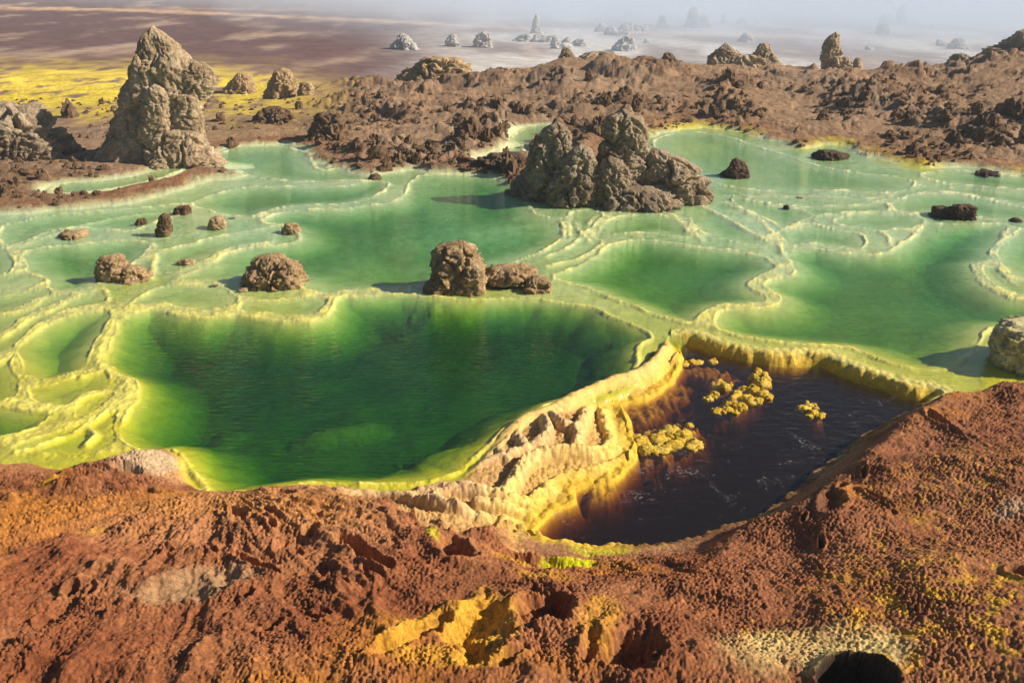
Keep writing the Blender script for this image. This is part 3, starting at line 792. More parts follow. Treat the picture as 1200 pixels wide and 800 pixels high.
M_TOWER = rock_mat('pale_salt_rock', (.30, .215, .135), (.46, .35, .225), (.57, .455, .31))
M_GREYROCK = rock_mat('grey_salt_rock', (.22, .165, .115), (.36, .28, .19), (.48, .385, .27))
M_TANROCK = rock_mat('tan_salt_rock', (.28, .185, .095), (.43, .30, .165), (.55, .41, .24), 2.0)
M_DARKROCK = rock_mat('dark_salt_rock', (.07, .045, .035), (.13, .085, .06), (.2, .135, .09), 1.5)
M_CLOD = rock_mat('mud_clod', (.11, .065, .04), (.19, .12, .07), (.28, .19, .12), 1.5)
M_SULPHUR = rock_mat('sulphur_lumps', (.60, .38, .04), (.72, .50, .07), (.80, .62, .16), 4.0)
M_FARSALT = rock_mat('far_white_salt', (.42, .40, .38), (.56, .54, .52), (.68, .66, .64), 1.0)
M_SALTB = rock_mat('pale_salt_block', (.58, .50, .22), (.72, .65, .34), (.80, .74, .46), 2.0)

def water_mat(name, absorb, density, ripple, rip_dist, rip_rot, stretch, rough=.03, foam=False):
    m, nt, N, L = new_mat(name)
    out = N.new('ShaderNodeOutputMaterial')
    tr = N.new('ShaderNodeBsdfTransparent'); gl = N.new('ShaderNodeBsdfGlossy'); gl.inputs['Roughness'].default_value = rough
    fr = N.new('ShaderNodeFresnel'); fr.inputs['IOR'].default_value = 1.5
    mx = N.new('ShaderNodeMixShader')
    tc = N.new('ShaderNodeTexCoord'); mp = N.new('ShaderNodeMapping')
    mp.inputs['Rotation'].default_value = (0, 0, rip_rot); mp.inputs['Scale'].default_value = (1, stretch, 1)
    L.new(tc.outputs['Object'], mp.inputs['Vector'])
    n = noise(N, ripple, 3, .55, .3); L.new(mp.outputs[0], n.inputs['Vector'])
    gust = noise(N, .55, 2, .5); L.new(tc.outputs['Object'], gust.inputs['Vector'])
    gm = N.new('ShaderNodeMapRange'); gm.inputs['From Min'].default_value = .35; gm.inputs['From Max'].default_value = .65
    gm.inputs['To Min'].default_value = .35; gm.inputs['To Max'].default_value = 1.0
    L.new(gust.outputs['Fac'], gm.inputs['Value'])
    bp = N.new('ShaderNodeBump'); bp.inputs['Distance'].default_value = rip_dist
    L.new(gm.outputs[0], bp.inputs['Strength'])
    L.new(n.outputs['Fac'], bp.inputs['Height'])
    L.new(bp.outputs[0], gl.inputs['Normal']); L.new(bp.outputs[0], fr.inputs['Normal'])
    ge = N.new('ShaderNodeNewGeometry')          # light leaving the water passes (no total reflection without refraction)
    inv = N.new('ShaderNodeMath'); inv.operation = 'SUBTRACT'; inv.inputs[0].default_value = 1.0; L.new(ge.outputs['Backfacing'], inv.inputs[1])
    mu0 = N.new('ShaderNodeMath'); mu0.operation = 'MULTIPLY'; L.new(fr.outputs[0], mu0.inputs[0]); L.new(inv.outputs[0], mu0.inputs[1])
    L.new(mu0.outputs[0], mx.inputs[0]); L.new(tr.outputs[0], mx.inputs[1]); L.new(gl.outputs[0], mx.inputs[2])
    last = mx.outputs[0]
    if foam:
        fn = noise(N, 3.0, 6, .75, 1.2); L.new(tc.outputs['Object'], fn.inputs['Vector'])
        fn2 = noise(N, 40, 4, .8); L.new(tc.outputs['Object'], fn2.inputs['Vector'])
        a = N.new('ShaderNodeMapRange'); a.inputs['From Min'].default_value = .56; a.inputs['From Max'].default_value = .76; L.new(fn.outputs['Fac'], a.inputs['Value'])
        c = N.new('ShaderNodeMapRange'); c.inputs['From Min'].default_value = .5; c.inputs['From Max'].default_value = .68; L.new(fn2.outputs['Fac'], c.inputs['Value'])
        mu = N.new('ShaderNodeMath'); mu.operation = 'MULTIPLY'; L.new(a.outputs[0], mu.inputs[0]); L.new(c.outputs[0], mu.inputs[1])
        df = N.new('ShaderNodeBsdfDiffuse'); df.inputs['Color'].default_value = (.55, .52, .52, 1)
        m2 = N.new('ShaderNodeMixShader'); L.new(mu.outputs[0], m2.inputs[0]); L.new(last, m2.inputs[1]); L.new(df.outputs[0], m2.inputs[2])
        last = m2.outputs[0]
    if foam:
        mk = N.new('ShaderNodeBsdfDiffuse'); mk.inputs['Color'].default_value = (.16, .10, .075, 1)
        m3 = N.new('ShaderNodeMixShader'); m3.inputs[0].default_value = .06
        L.new(last, m3.inputs[1]); L.new(mk.outputs[0], m3.inputs[2]); last = m3.outputs[0]
    L.new(last, out.inputs['Surface'])
    va = N.new('ShaderNodeVolumeAbsorption'); va.inputs['Color'].default_value = (*absorb, 1); va.inputs['Density'].default_value = density
    L.new(va.outputs[0], out.inputs['Volume'])
    return m

# absorption per metre = (1 - colour) * density
M_WATER = water_mat('green_brine', (.42, .71, .36), 7.6, 9, .018, .35, 3.0)
M_WATER_FRONT = water_mat('deep_green_brine', (.32, .70, .12), 6.8, 7, .05, .42, 2.6, .05)
M_WATER_HOT = water_mat('hot_brine', (.60, .42, .12), 15.0, 8, .012, -.2, 2.0, .12, True)

# ------------------------------------------------------------------ ground sheet
def build_ground():
    rows = []
    def add_px(a, b, step):
        p = np.arange(a, b, -step); rows.extend(ground(600 + p * 0, p)[1])
    rows.extend([-6, -3, -1, .4, 1.2, 1.8, 2.2]); rows.extend(np.linspace(2.4, float(ground(600, 850)[1]), 60))
    add_px(849, 440, .74); add_px(440, 200, 1.5); add_px(200, 60, .7); add_px(60, -32, 1.6)
    last = rows[-1]
    rows.extend([last * 1.15, last * 1.35, last * 1.7, last * 2.2])
    ys = np.array(rows); ys = np.unique(ys)
    t = np.linspace(-1, 1, 1160)
    X = t[None, :] * (.585 * np.maximum(ys, -1) + .85)[:, None]
    X[ys < 2.2] = t[None, :] * 6
    X[-3:] *= 1.3
    Y = np.repeat(ys[:, None], len(t), 1)
    x, y = X.ravel(), Y.ravel()
    z, col, kind = terrain(x, y)
    V = np.stack([x, y, z], 1)
    nr, nc = X.shape
    i = (np.arange(nr - 1)[:, None] * nc + np.arange(nc - 1)[None, :]).ravel()
    Fq = np.stack([i, i + 1, i + nc + 1, i + nc], 1)
    kf = kind[Fq]
    fk = kf[:, 0]
    names = {0: ('salt_terrace', M_TERR, 'pale yellow green salt shelves and rims between the pools'),
             1: ('salt_crust', M_CRUST, 'red brown grainy salt crust rising along the near shore'),
             2: ('mud_bank', M_MUD, 'brown rubbly mud bank beyond the green pools'),
             3: ('plain', M_PLAIN, 'hazy yellow and mauve plain beyond the mud bank'),
             4: ('sulphur_ridge', M_RIDGE, 'cream and yellow pitted salt ridge beside the dark pool'),
             5: ('salt_dam', M_DAM, 'lemon yellow knobbly salt dam holding back the big green pool'),
             6: ('hot_pool_bed', M_HOTBED, 'yellow and brown bed under the dark pool')}
    for k, (nm, mat, lab) in names.items():
        f = Fq[fk == k]
        if len(f) == 0:
            continue
        used, inv = np.unique(f, return_inverse=True)
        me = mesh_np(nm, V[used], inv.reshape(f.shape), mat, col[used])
        tag(link(bpy.data.objects.new(nm, me)), lab, None, None, 'structure')
    return x, y, z
GX, GY, GZ = build_ground()

def height(x, y):
    z, _, _ = terrain(np.atleast_1d(np.asarray(x, float)), np.atleast_1d(np.asarray(y, float)), False)
    return z

# ------------------------------------------------------------------ water
def slab(name, q, level, depth, mat, label):
    n = len(q)
    V = [(a, b, level) for a, b in q] + [(a, b, level - depth) for a, b in q]
    Fs = [list(range(n)), list(range(2 * n - 1, n - 1, -1))]
    area = sum(q[i][0] * q[(i + 1) % n][1] - q[(i + 1) % n][0] * q[i][1] for i in range(n))
    if area < 0:
        Fs = [f[::-1] for f in Fs]
    for i in range(n):
        j = (i + 1) % n
        f = [j, i, n + i, n + j]
        Fs.append(f if area > 0 else f[::-1])
    me = bpy.data.meshes.new(name); me.from_pydata(V, [], Fs); me.materials.append(mat); me.update()
    return tag(link(bpy.data.objects.new(name, me)), label, None, None, 'structure')

for (nm, lev, D, L_, _), q in zip(POOLS, POOL_Q):
    if nm in IN_MUD:
        slab('pond', q, lev, D * 1.5 + .5, M_WATER, 'narrow pale green channel behind the mud bar' if nm == 'channel' else 'small pale green pond among the rubble of the mud bank')
lake = []
for a, b, c in CRUST[:31]:
    X, Y = ground(a, b, c)
    lake.append((float(X) + (.03 if a > 540 else 0), float(Y) - (.04 if a > 540 else .10)))
for a, b in HOT[:8]:
    X, Y = ground(a, b, HOT_LEVEL); lake.append((float(X) + (.02 if a > 1000 else 0), float(Y) + .075))
for a, b, c in CRUST[-5:-2]:
    X, Y = ground(a, b, c); lake.append((float(X), float(Y) - .1))
lake += [(7.5, 5.6), (14, 9)]
for a, b in MUD[::-1][1:-1]:
    X, Y = ground(a, b, .03); lake.append((float(X), float(Y) + .6))
lake += [(-14, 8), (-7, 5)]
slab('brine_lake', np.array(lake), 0.0, 1.4, M_WATER, 'green brine filling the wide terraced pools up to their pale salt rims')
slab('hot_pool', HOT_Q, HOT_LEVEL, 1.4, M_WATER_HOT, 'dark brown steaming pool below the salt dam')

# ------------------------------------------------------------------ rocks
def lobe(rows, Y, depth_ratio, seed, nu, nv, rough, crack, knob, power=2.4):
    """a body whose outline follows rows of (py, x left, x right), at distance Y"""
    rows = sorted(rows, key=lambda r: -r[0])
    zs, cx, hw = [], [], []
    for py, xl, xr in rows:
        a, z = upright(xl, py, Y); b, _ = upright(xr, py, Y)
        zs.append(z); cx.append((a + b) / 2); hw.append((b - a) / 2)
    zs, cx, hw = map(np.array, (zs, cx, hw))
    wmax = hw.max()
    # go a little below ground and close at the top
    v = np.linspace(0, 1, nv) ** .9
    zt = zs[0] - .12 * wmax
    zz = zt + (zs[-1] - zt) * v
    c = np.interp(zz, zs, cx); h = np.interp(zz, zs, hw)
    top = sstep(1.0, .90, v) if hw[-1] > .03 * wmax else np.ones(nv)
    h = h * np.sqrt(np.clip(top, .0, 1)) 
    th = np.linspace(0, 2 * math.pi, nu, endpoint=False)
    ct, st = np.cos(th), np.sin(th)
    sx = np.sign(ct) * np.abs(ct) ** (2 / power); sy = np.sign(st) * np.abs(st) ** (2 / power)
    hd = np.minimum(h * depth_ratio, wmax * depth_ratio)
    X = c[:, None] + h[:, None] * sx[None]; Yy = Y + hd[:, None] * sy[None]; Z = np.repeat(zz[:, None], nu, 1)
    P = np.stack([X.ravel(), Yy.ravel(), Z.ravel()], 1)
    n = np.stack([(sx[None] * np.ones(nv)[:, None]).ravel(), (sy[None] * np.ones(nv)[:, None]).ravel(), np.repeat(v * .6, nu)], 1)
    n /= np.linalg.norm(n, axis=1)[:, None]
    s = 1.0 / wmax
    wp = P * s * 1.4 + seed * 3.1
    wp = wp + .35 * np.stack([fbm3(wp * 1.3, 2, seed), fbm3(wp * 1.3 + 31, 2, seed + 1), fbm3(wp * 1.3 + 57, 2, seed + 2)], 1)
    f1, f2 = worley3(wp * np.array([1.3, 1.3, .8]), seed); b1 = WID[0]
    g1, g2 = worley3(wp * np.array([3.4, 3.4, 2.4]), seed + 5); b2 = WID[0]
    k1, k2 = worley3(wp * np.array([8., 8., 6.]), seed + 6); b3 = WID[0]
    d = rough * (fbm3(wp * .9, 5, seed + 7, .55) * 1.1 + .35 * fbm3(wp * 2.2, 4, seed + 9, .6, True))
    d = d - .05 - crack * 1.5 * np.exp(-((f2 - f1) / .085) ** 2) - crack * .45 * np.exp(-((g2 - g1) / .08) ** 2) + knob * ((b1 - .5) * .9 * sstep(.0, .12, f2 - f1) + (b2 - .5) * .55 * sstep(.0, .12, g2 - g1) + (b3 - .5) * .3 * sstep(0, .15, k2 - k1))
    d = d + .045 * fbm3(wp * np.array([5., 5., 2.6]), 3, seed + 21, .6, True) + .05 * fbm3(wp * 10, 3, seed + 25, .65) + .07 * fbm3(wp * np.array([.8, .8, 6.]), 2, seed + 27)
    taper = np.repeat(np.clip(h / (.8 * wmax), .14, 1), nu)
    P = P + n * (d * wmax * taper)[:, None]
    P[-nu:, 2] += 0
    F = []
    i = (np.arange(nv - 1)[:, None] * nu + np.arange(nu)[None]).ravel()
    j = (np.arange(nv - 1)[:, None] * nu + (np.arange(nu)[None] + 1) % nu).ravel()
    F = np.stack([i, j, j + nu, i + nu], 1)
    # cap: last ring gathered to one point
    P[-nu:] = P[-nu:].mean(0) * .85 + P[-nu:] * .15
    return P, F

def rock(name, base_py, lobes, mat, label, cat='rock', group=None, ratio=.8, rough=.2, crack=.10, knob=.12, seed=1, dens=1.0, dz=0, z=None):
    """lobes: list of (rows, forward shift in m)"""
    allx = [r for lb, _ in lobes for r in lb]
    mx = sum(r[1] + r[2] for r in allx) / (2 * len(allx))
    zg = 0.02 if z is None else z
    if z is None:
        for _ in range(6):
            gx, gy = ground(mx, base_py, zg)
            zg = float(np.clip(height(gx, gy)[0], -.05, 3))
    gx, gy = ground(mx, base_py, zg)
    gy = float(gy)
    w = max(r[2] - r[1] for r in allx) / 2 * (gy * CP + (HC - zg) * SP) / FPX
    Y0 = gy + w * ratio * .75
    Vs, Fs, off = [], [], 0
    for n, (rows, fwd) in enumerate(lobes):
        wpx = max(r[2] - r[1] for r in rows); hpx = max(r[0] for r in rows) - min(r[0] for r in rows)
        nu = int(np.clip(wpx * 2.0 * dens, 18, 200)); nv = int(np.clip(hpx * 1.3 * dens, 10, 150))
        P, Fq = lobe(rows, Y0 - fwd, ratio, seed + 3 * n, nu, nv, rough, crack, knob)
        Vs.append(P); Fs.append(Fq + off); off += len(P)
    V = np.vstack(Vs); Fq = np.vstack(Fs)
    org = np.array([float(np.median(V[:, 0])), Y0, zg])
    me = mesh_np(name, V - org, Fq, mat)
    o = link(bpy.data.objects.new(name, me)); o.location = org
    return tag(o, label, cat, group)

rock('rock_tower', 190, [
    ([(196,102,246),(184,111,240),(170,120,234),(150,130,230),(130,137,231),(112,143,232),(100,148,234),(92,151,234),(80,154,230),(66,157,220),(52,160,207),(42,162,198),(33,168,190),(27,173,185)], 0),
    ([(112,200,247),(102,202,254),(92,204,255),(82,207,250),(74,211,240),(69,216,230)], .1),
    ([(108,151,169),(90,152,168),(76,153,166),(68,156,163),(63,158,161)], .32),
    ([(197,102,160),(178,115,166),(150,130,165),(125,139,162),(108,146,158),(96,150,156),(88,152,155)], .22),
    ([(163,162,203),(140,164,204),(125,166,202),(110,168,197),(98,174,188)], .42),
    ([(160,196,240),(135,198,238),(118,200,236),(108,205,228)], .30),
    ([(197,160,268),(186,164,258),(172,170,248),(160,178,238),(150,186,228)], .45)],
    M_TOWER, 'tall pale craggy salt rock tower, largest of the standing rocks', ratio=.75, rough=.055, crack=.075, knob=.09, seed=11)
rock('rock', 188, [([(194,-60,90),(180,-60,80),(165,-60,72),(150,-58,62),(135,-50,50),(125,-45,42),(118,-30,34)], 0),
                   ([(190,0,40),(165,2,32),(150,8,22)], .4)],
    M_GREYROCK, 'dark rock mound lying in the shadow of the tall tower', ratio=.7, rough=.2, crack=.12, seed=23)
rock('rock', 238, [
    ([(243,612,694),(225,608,694),(205,612,690),(185,619,684),(170,626,680),(155,633,672),(146,640,665),(141,645,660)], 0),
    ([(243,672,765),(215,685,764),(190,696,762),(170,704,761),(150,709,758),(138,711,752),(131,716,746),(127,722,740)], .05),
    ([(245,636,705),(225,640,706),(205,648,704),(190,658,700),(176,668,694),(168,674,688)], .35),
    ([(245,690,742),(225,694,742),(205,698,738),(190,704,730),(182,708,722)], .42),
    ([(240,735,834),(228,738,835),(215,742,830),(203,748,822),(192,752,808),(180,754,790),(172,757,776)], .1),
    ([(246,700,800),(236,706,795),(226,720,780),(218,735,765)], .5),
    ([(240,588,640),(225,592,640),(212,602,640),(203,612,636)], -.25)],
    M_GREYROCK, 'broad craggy grey brown rock island standing between the green pools', ratio=.75, rough=.12, crack=.10, knob=.14, seed=31)
rock('rock', 210, [([(213,834,878),(205,846,878),(197,852,876),(190,856,872),(184,860,866)], 0), ([(211,872,878),(200,868,878),(193,870,875)], .05), ([(212,832,858),(206,836,856)], .02)],
    M_DARKROCK, 'small twin pointed rock beside the right foot of the rock island', ratio=.9, seed=41, rough=.25)
rock('rock', 345, [([(349,498,566),(335,498,568),(315,506,567),(300,508,564),(292,512,560),(286,520,557),(282,530,555)], 0), ([(346,496,520),(335,496,515),(329,499,509)], .1),
                   ([(347,540,568),(325,540,568),(308,545,566)], .16),
                   ([(324,558,618),(319,564,620),(314,574,612),(311,582,602)], -.15), ([(320,588,630),(315,593,628),(310,600,620)], -.2)],
    M_TANROCK, 'blocky tan rock with a low tail standing at the edge of the dark green pool', ratio=.9, rough=.17, crack=.09, knob=.2, seed=51)
rock('rock', 344, [([(347,610,650),(338,612,648),(330,617,645),(323,625,640)], 0)], M_TANROCK, 'small round brown rock just right of the blocky tan rock', seed=61, knob=.25, ratio=.9)
rock('rock', 341, [([(345,275,354),(332,280,354),(320,286,352),(311,291,346),(304,298,338),(299,304,330),(296,312,322)], 0), ([(344,318,354),(325,318,353),(312,324,347),(305,328,340)], .1)],
    M_TANROCK, 'domed brown rock cleft at the top on the rim of the dark green pool', ratio=.95, rough=.2, crack=.12, knob=.22, seed=71)
rock('rock', 331, [([(335,113,150),(320,112,150),(308,114,148),(300,120,145),(297,124,142)], 0), ([(331,135,180),(322,138,176),(314,142,168),(310,146,160)], .02)],
    M_TANROCK, 'tan rock with a low right hand tail in the shallow pool of the terraces', ratio=.9, rough=.2, knob=.22, seed=81)
SMALL = [
    (281, [(284,64,103),(277,66,101),(271,72,98)], M_TANROCK, 'low flat brown rock in the shallows near the mud shore'),
    (264, [(267,158,173),(260,159,172),(255,163,170)], M_CLOD, 'small slanting dark pebble rock left of the upright rock'),
    (278, [(281,182,199),(270,182,201),(258,185,200),(249,189,197)], M_CLOD, 'upright brown rock standing on the pale salt shelf'),
    (252, [(254,204,223),(247,204,224),(241,207,222)], M_CLOD, 'small dark block rock behind the upright rock'),
    (270, [(273,243,264),(264,243,265),(256,246,262),(253,250,258)], M_TANROCK, 'round brown rock on the pale shelf beside the upper pool'),
    (275, [(278,329,352),(270,330,352),(263,334,349),(260,338,345)], M_TANROCK, 'round brown rock at the rim of the wide middle pool'),
    (311, [(313,208,231),(307,210,230),(303,214,226)], M_TANROCK, 'low brown rock on the shelf above the wedge shaped pool'),
    (336, [(338,246,256),(334,247,255)], M_DARKROCK, 'tiny dark stone at the edge of the wedge shaped pool'),
    (257, [(259,267,275),(255,268,275)], M_DARKROCK, 'tiny dark stone on the pale shelf near the upper pool'),
    (256, [(260,1090,1120),(252,1090,1121),(244,1096,1116),(241,1102,1112)], M_DARKROCK, 'dark rock standing in shallow water, left of a joined pair'),
    (258, [(261,1113,1144),(252,1114,1144),(244,1116,1142),(239,1120,1138)], M_DARKROCK, 'dark rock standing in shallow water, right of a joined pair'),
    (208, [(212,1134,1174),(205,1140,1172),(199,1150,1166)], M_DARKROCK, 'flat dark rock in the far shallows below the mud bank'),
    (261, [(264,1182,1198),(258,1184,1197),(255,1188,1194)], M_DARKROCK, 'tiny dark rock on the pale rim right of the rock pair'),
    (188, [(190,950,992),(182,954,990),(175,962,984)], M_DARKROCK, 'dark ragged flat rock on the yellow shore of the mud bank'),
    (246, [(248,917,926),(243,918,925),(240,920,924)], M_DARKROCK, 'tiny dark stone on the pale salt sheet right of the rock island'),
    (233, [(234,932,943),(231,934,941)], M_DARKROCK, 'sliver of dark stone on the pale salt sheet'),
    (211, [(213,430,448),(207,432,446),(203,436,442)], M_DARKROCK, 'small dark stone in the water below the mud bank'),
    (202, [(206,552,628),(196,556,622),(186,570,615),(178,585,608)], M_DARKROCK, 'low dark rubble hump left of the rock island'),
    (196, [(200,488,515),(192,490,512),(186,494,508)], M_CLOD, 'dark clod at the water edge below the mud bank'),
    (162, [(168,362,404),(150,364,403),(138,368,400),(130,372,396)], M_CLOD, 'squat square brown rock at the head of the upper pool'),
    (145, [(148,298,345),(138,302,342),(130,308,338),(124,314,330)], M_CLOD, 'tilted brown slab rock between the tower and the square rock'),
    (114, [(117,308,352),(105,310,350),(95,314,347),(86,320,342),(79,326,336)], M_TANROCK, 'rounded pink brown rock hump behind the tower'),
    (112, [(115,348,368),(104,350,367),(96,353,364)], M_TANROCK, 'small brown rock attached to the foot of the rounded hump'),
    (104, [(107,264,300),(98,268,297),(90,273,292),(84,278,286)], M_TANROCK, 'pale rock hump between the tower and the rounded hump'),
    (94, [(98,468,560),(88,472,556),(80,480,552),(72,490,540),(66,505,530)], M_TANROCK, 'wide low rock hill on the left end of the mud bank crest'),
    (168, [(170,461,476),(164,462,476),(157,464,474)], M_TANROCK, 'pale tilted boulder on the rubble above the water'),
]
for i, (bp_, rows, mat, lab) in enumerate(SMALL):
    rock('rock', bp_, [(rows, 0)], mat, lab, ratio=.85, rough=.24, crack=.08, knob=.22, seed=101 + 7 * i, dens=1.4)
SPIRES = [
    (80, [([(84,962,990),(70,963,988),(58,964,986),(48,966,984),(41,974,984),(37,977,982)], 0), ([(83,984,1000),(74,985,998),(66,988,994)], .1), ([(83,998,1012),(74,1000,1010),(67,1003,1007)], .1)], M_TOWER, 'pale jagged rock spire on the crest of the mud bank, alone against the haze'),
    (73, [([(78,828,875),(68,832,872),(60,838,866),(54,846,856),(50,849,853)], 0), ([(76,880,914),(66,882,910),(57,886,904),(50,892,900)], 0), ([(78,840,905),(70,846,900),(64,852,892)], .1)], M_TOWER, 'jagged double peaked rock on the crest of the mud bank in the haze'),
    (82, [([(88,1100,1150),(78,1105,1146),(68,1114,1138),(62,1120,1132)], 0), ([(88,1140,1260),(74,1148,1260),(62,1160,1260),(54,1176,1260),(40,1192,1230),(33,1194,1215)], 0)], M_GREYROCK, 'dark jagged rock mass at the right end of the mud bank crest'),
    (95, [([(97,683,698),(88,685,695),(80,689,692)], 0)], M_CLOD, 'thin dark pinnacle on the middle of the mud bank'),
    (100, [([(103,752,770),(94,756,766),(84,760,763)], 0)], M_CLOD, 'cone shaped brown pinnacle on the mud bank behind the rock island'),
    (72, [([(76,652,682),(64,655,672),(55,660,666)], 0), ([(76,672,735),(66,680,728),(60,690,715)], 0)], M_GREYROCK, 'rocky knob crowning the middle of the mud bank crest'),
    (80, [([(84,722,800),(74,728,795),(68,735,770)], 0), ([(82,770,800),(70,774,794),(61,778,786)], .1)], M_CLOD, 'two pointed dark knob on the crest right of the rocky knob'),
]
for i, (bp_, lb, mat, lab) in enumerate(SPIRES):
    rock('rock_spire', bp_, lb, mat, lab, cat='rock spire', ratio=.7, rough=.26, crack=.1, knob=.15, seed=301 + 11 * i, dens=1.3)
FAR = [(64, [(66,452,492),(58,458,490),(50,462,486),(42,466,478),(38,469,473)], 'pale chalky far stack standing left of two others in the haze'),
       (58, [(60,520,540),(50,522,538),(42,525,535),(39,528,533)], 'middle one of three pale far stacks in the haze'),
       (58, [(60,553,578),(50,556,577),(40,560,574),(36,564,571)], 'pale far stack nearest the wide rock hill in the haze'),
       (42, [(44,620,638),(36,622,635),(26,625,632),(16,627,630)], 'thin white far pinnacle fading in the haze'),
       (50, [(54,590,660),(46,600,650),(40,612,642)], 'broad faint far mound under the thin white pinnacle'),
       (36, [(40,722,760),(32,728,756),(25,732,742)], 'faint white far rock fading in the haze behind the rocky knob'),
       (32, [(34,770,785),(26,771,783),(17,774,780)], 'faint white far pinnacle right of the faint far rock')]
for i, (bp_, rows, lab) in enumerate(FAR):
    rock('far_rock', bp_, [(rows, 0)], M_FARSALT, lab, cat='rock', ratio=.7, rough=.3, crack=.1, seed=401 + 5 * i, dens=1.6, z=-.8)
rf = random.Random(12)
for i in range(16):
    cxp = rf.uniform(560, 1180); b_ = rf.uniform(26, 62); w_ = rf.uniform(12, 46) * (.4 + b_ / 60); h_ = w_ * rf.uniform(.25, .7)
    lb = []
    for j in range(rf.choice((1, 2, 3))):
        c_, ww, hh = cxp + rf.uniform(-.5, .5) * w_, w_ * rf.uniform(.35, .7), h_ * rf.uniform(.5, 1.1)
        q = rf.uniform(-.25, .25) * ww
        lb.append(([(b_ + 2, c_ - ww * .5, c_ + ww * .5), (b_ - hh * .4, c_ - ww * .4 + q * .3, c_ + ww * .4 + q * .3), (b_ - hh * .8, c_ - ww * .22 + q, c_ + ww * .2 + q), (b_ - hh, c_ - ww * .08 + q, c_ + ww * .06 + q)], 0))
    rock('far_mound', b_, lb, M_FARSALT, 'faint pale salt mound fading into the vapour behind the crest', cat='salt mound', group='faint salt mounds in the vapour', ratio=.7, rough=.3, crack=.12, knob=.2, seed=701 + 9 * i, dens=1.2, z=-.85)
rock('salt_boulder', 440, [([(446,1160,1300),(425,1164,1300),(405,1168,1300),(390,1174,1300),(381,1184,1290),(377,1196,1270)], 0)], M_SALTB,
     'large rounded pale yellow salt boulder at the right end of the salt dam', cat='salt boulder', ratio=.7, rough=.12, crack=.03, knob=.12, seed=501, z=0.0)
ISLES = [
 ('curved knobbly yellow sulphur reef rising from the dark pool', [(892,446,12,13),(884,456,12,9),(893,462,10,8),(878,468,11,8),(864,474,10,7),(852,479,9,6),(888,438,9,8),(840,481,8,5)]),
 ('small yellow sulphur peak left of the curved reef', [(850,452,8,9),(838,460,7,6),(832,466,6,5)]),
 ('flat yellow sulphur patch just awash on the far side of the dark pool', [(942,478,10,5),(952,482,10,6),(960,486,7,4),(948,474,7,4)]),
 ('broad knobbly yellow sulphur shoal joined to the pitted ridge', [(800,508,14,9),(815,517,12,7),(785,503,13,8),(770,512,14,9),(790,519,14,8),(760,525,14,9),(808,522,10,6),(775,526,12,6),(750,515,13,9)]),
 ('pair of small pale sulphur knobs near the corner of the dam', [(815,424,9,4),(800,426,8,4),(836,423,6,4)]),
]
def ico_lumps(name, lumps, level, mat, label, cat, seed):
    Vs, Fs, off = [], [], 0
    cx, cy = ground(lumps[0][0], lumps[0][1], level)
    nu, nv = 16, 9
    th = np.linspace(0, 2 * math.pi, nu, endpoint=False); ph = np.linspace(-.5, 1, nv) * math.pi / 2
    rr = random.Random(seed)
    parts = []
    for (px, py, rx, ry) in lumps:
        parts.append((px, py, rx * .8, ry * .75))
        for _ in range(4):
            f = rr.uniform(.35, .6)
            parts.append((px + rr.gauss(0, .6) * rx, py + rr.gauss(0, .5) * ry, rx * f, ry * f * 1.1))
    for n, (px, py, rx, ry) in enumerate(parts):
        X, Y = ground(px, py + ry * .5, level); zc = Y * CP + (HC - level) * SP
        r = rx * zc / FPX; h = ry * zc / FPX * .9
        P = np.stack([np.outer(np.cos(ph), np.cos(th)).ravel() * r, np.outer(np.cos(ph), np.sin(th)).ravel() * r * .8, np.outer(np.sin(ph), np.ones(nu)).ravel() * h], 1)
        wp = P / r * 1.6 + seed + n * 7.7
        g1, g2 = worley3(wp * 1.6, seed + n)
        d = .7 * fbm3(wp, 4, seed + n, .65) + .35 * np.maximum(0, .55 - g1)
        P = P * (1 + d)[:, None] + np.array([X - cx, Y - cy, 0])
        i = (np.arange(nv - 1)[:, None] * nu + np.arange(nu)[None]).ravel(); j = (np.arange(nv - 1)[:, None] * nu + (np.arange(nu)[None] + 1) % nu).ravel()
        Vs.append(P); Fs.append(np.stack([i, j, j + nu, i + nu], 1) + off); off += len(P)
    me = mesh_np(name, np.vstack(Vs), np.vstack(Fs), mat)
    o = link(bpy.data.objects.new(name, me)); o.location = (float(cx), float(cy), level)
    return tag(o, label, cat)
for i, (lab, lumps) in enumerate(ISLES):
    ico_lumps('sulphur_reef', lumps, HOT_LEVEL - .005, M_SULPHUR, lab, 'sulphur reef', 601 + 13 * i)

# ------------------------------------------------------------------ clods on the mud bank
def clod_mesh(name, seed, mat, nu=16, nv=9):
    th = np.linspace(0, 2 * math.pi, nu, endpoint=False); ph = np.linspace(-.55, 1, nv) * math.pi / 2
    P = np.stack([np.outer(np.cos(ph), np.cos(th)).ravel(), np.outer(np.cos(ph), np.sin(th)).ravel() * .8, np.outer(np.sin(ph), np.ones(nu)).ravel() * (.7 + .5 * (seed % 3))], 1)
    wp = P * 1.3 + seed * 5.3
    g1, g2 = worley3(wp * 1.2, seed)
    d = .55 * fbm3(wp, 4, seed, .6) + .25 * fbm3(wp * 1.5, 3, seed + 3, .6, True) - .25 * np.exp(-((g2 - g1) / .12) ** 2)
    P = P * (1 + d)[:, None]
    i = (np.arange(nv - 1)[:, None] * nu + np.arange(nu)[None]).ravel(); j = (np.arange(nv - 1)[:, None] * nu + (np.arange(nu)[None] + 1) % nu).ravel()
    return mesh_np(name, P, np.stack([i, j, j + nu, i + nu], 1), mat, smooth=False)

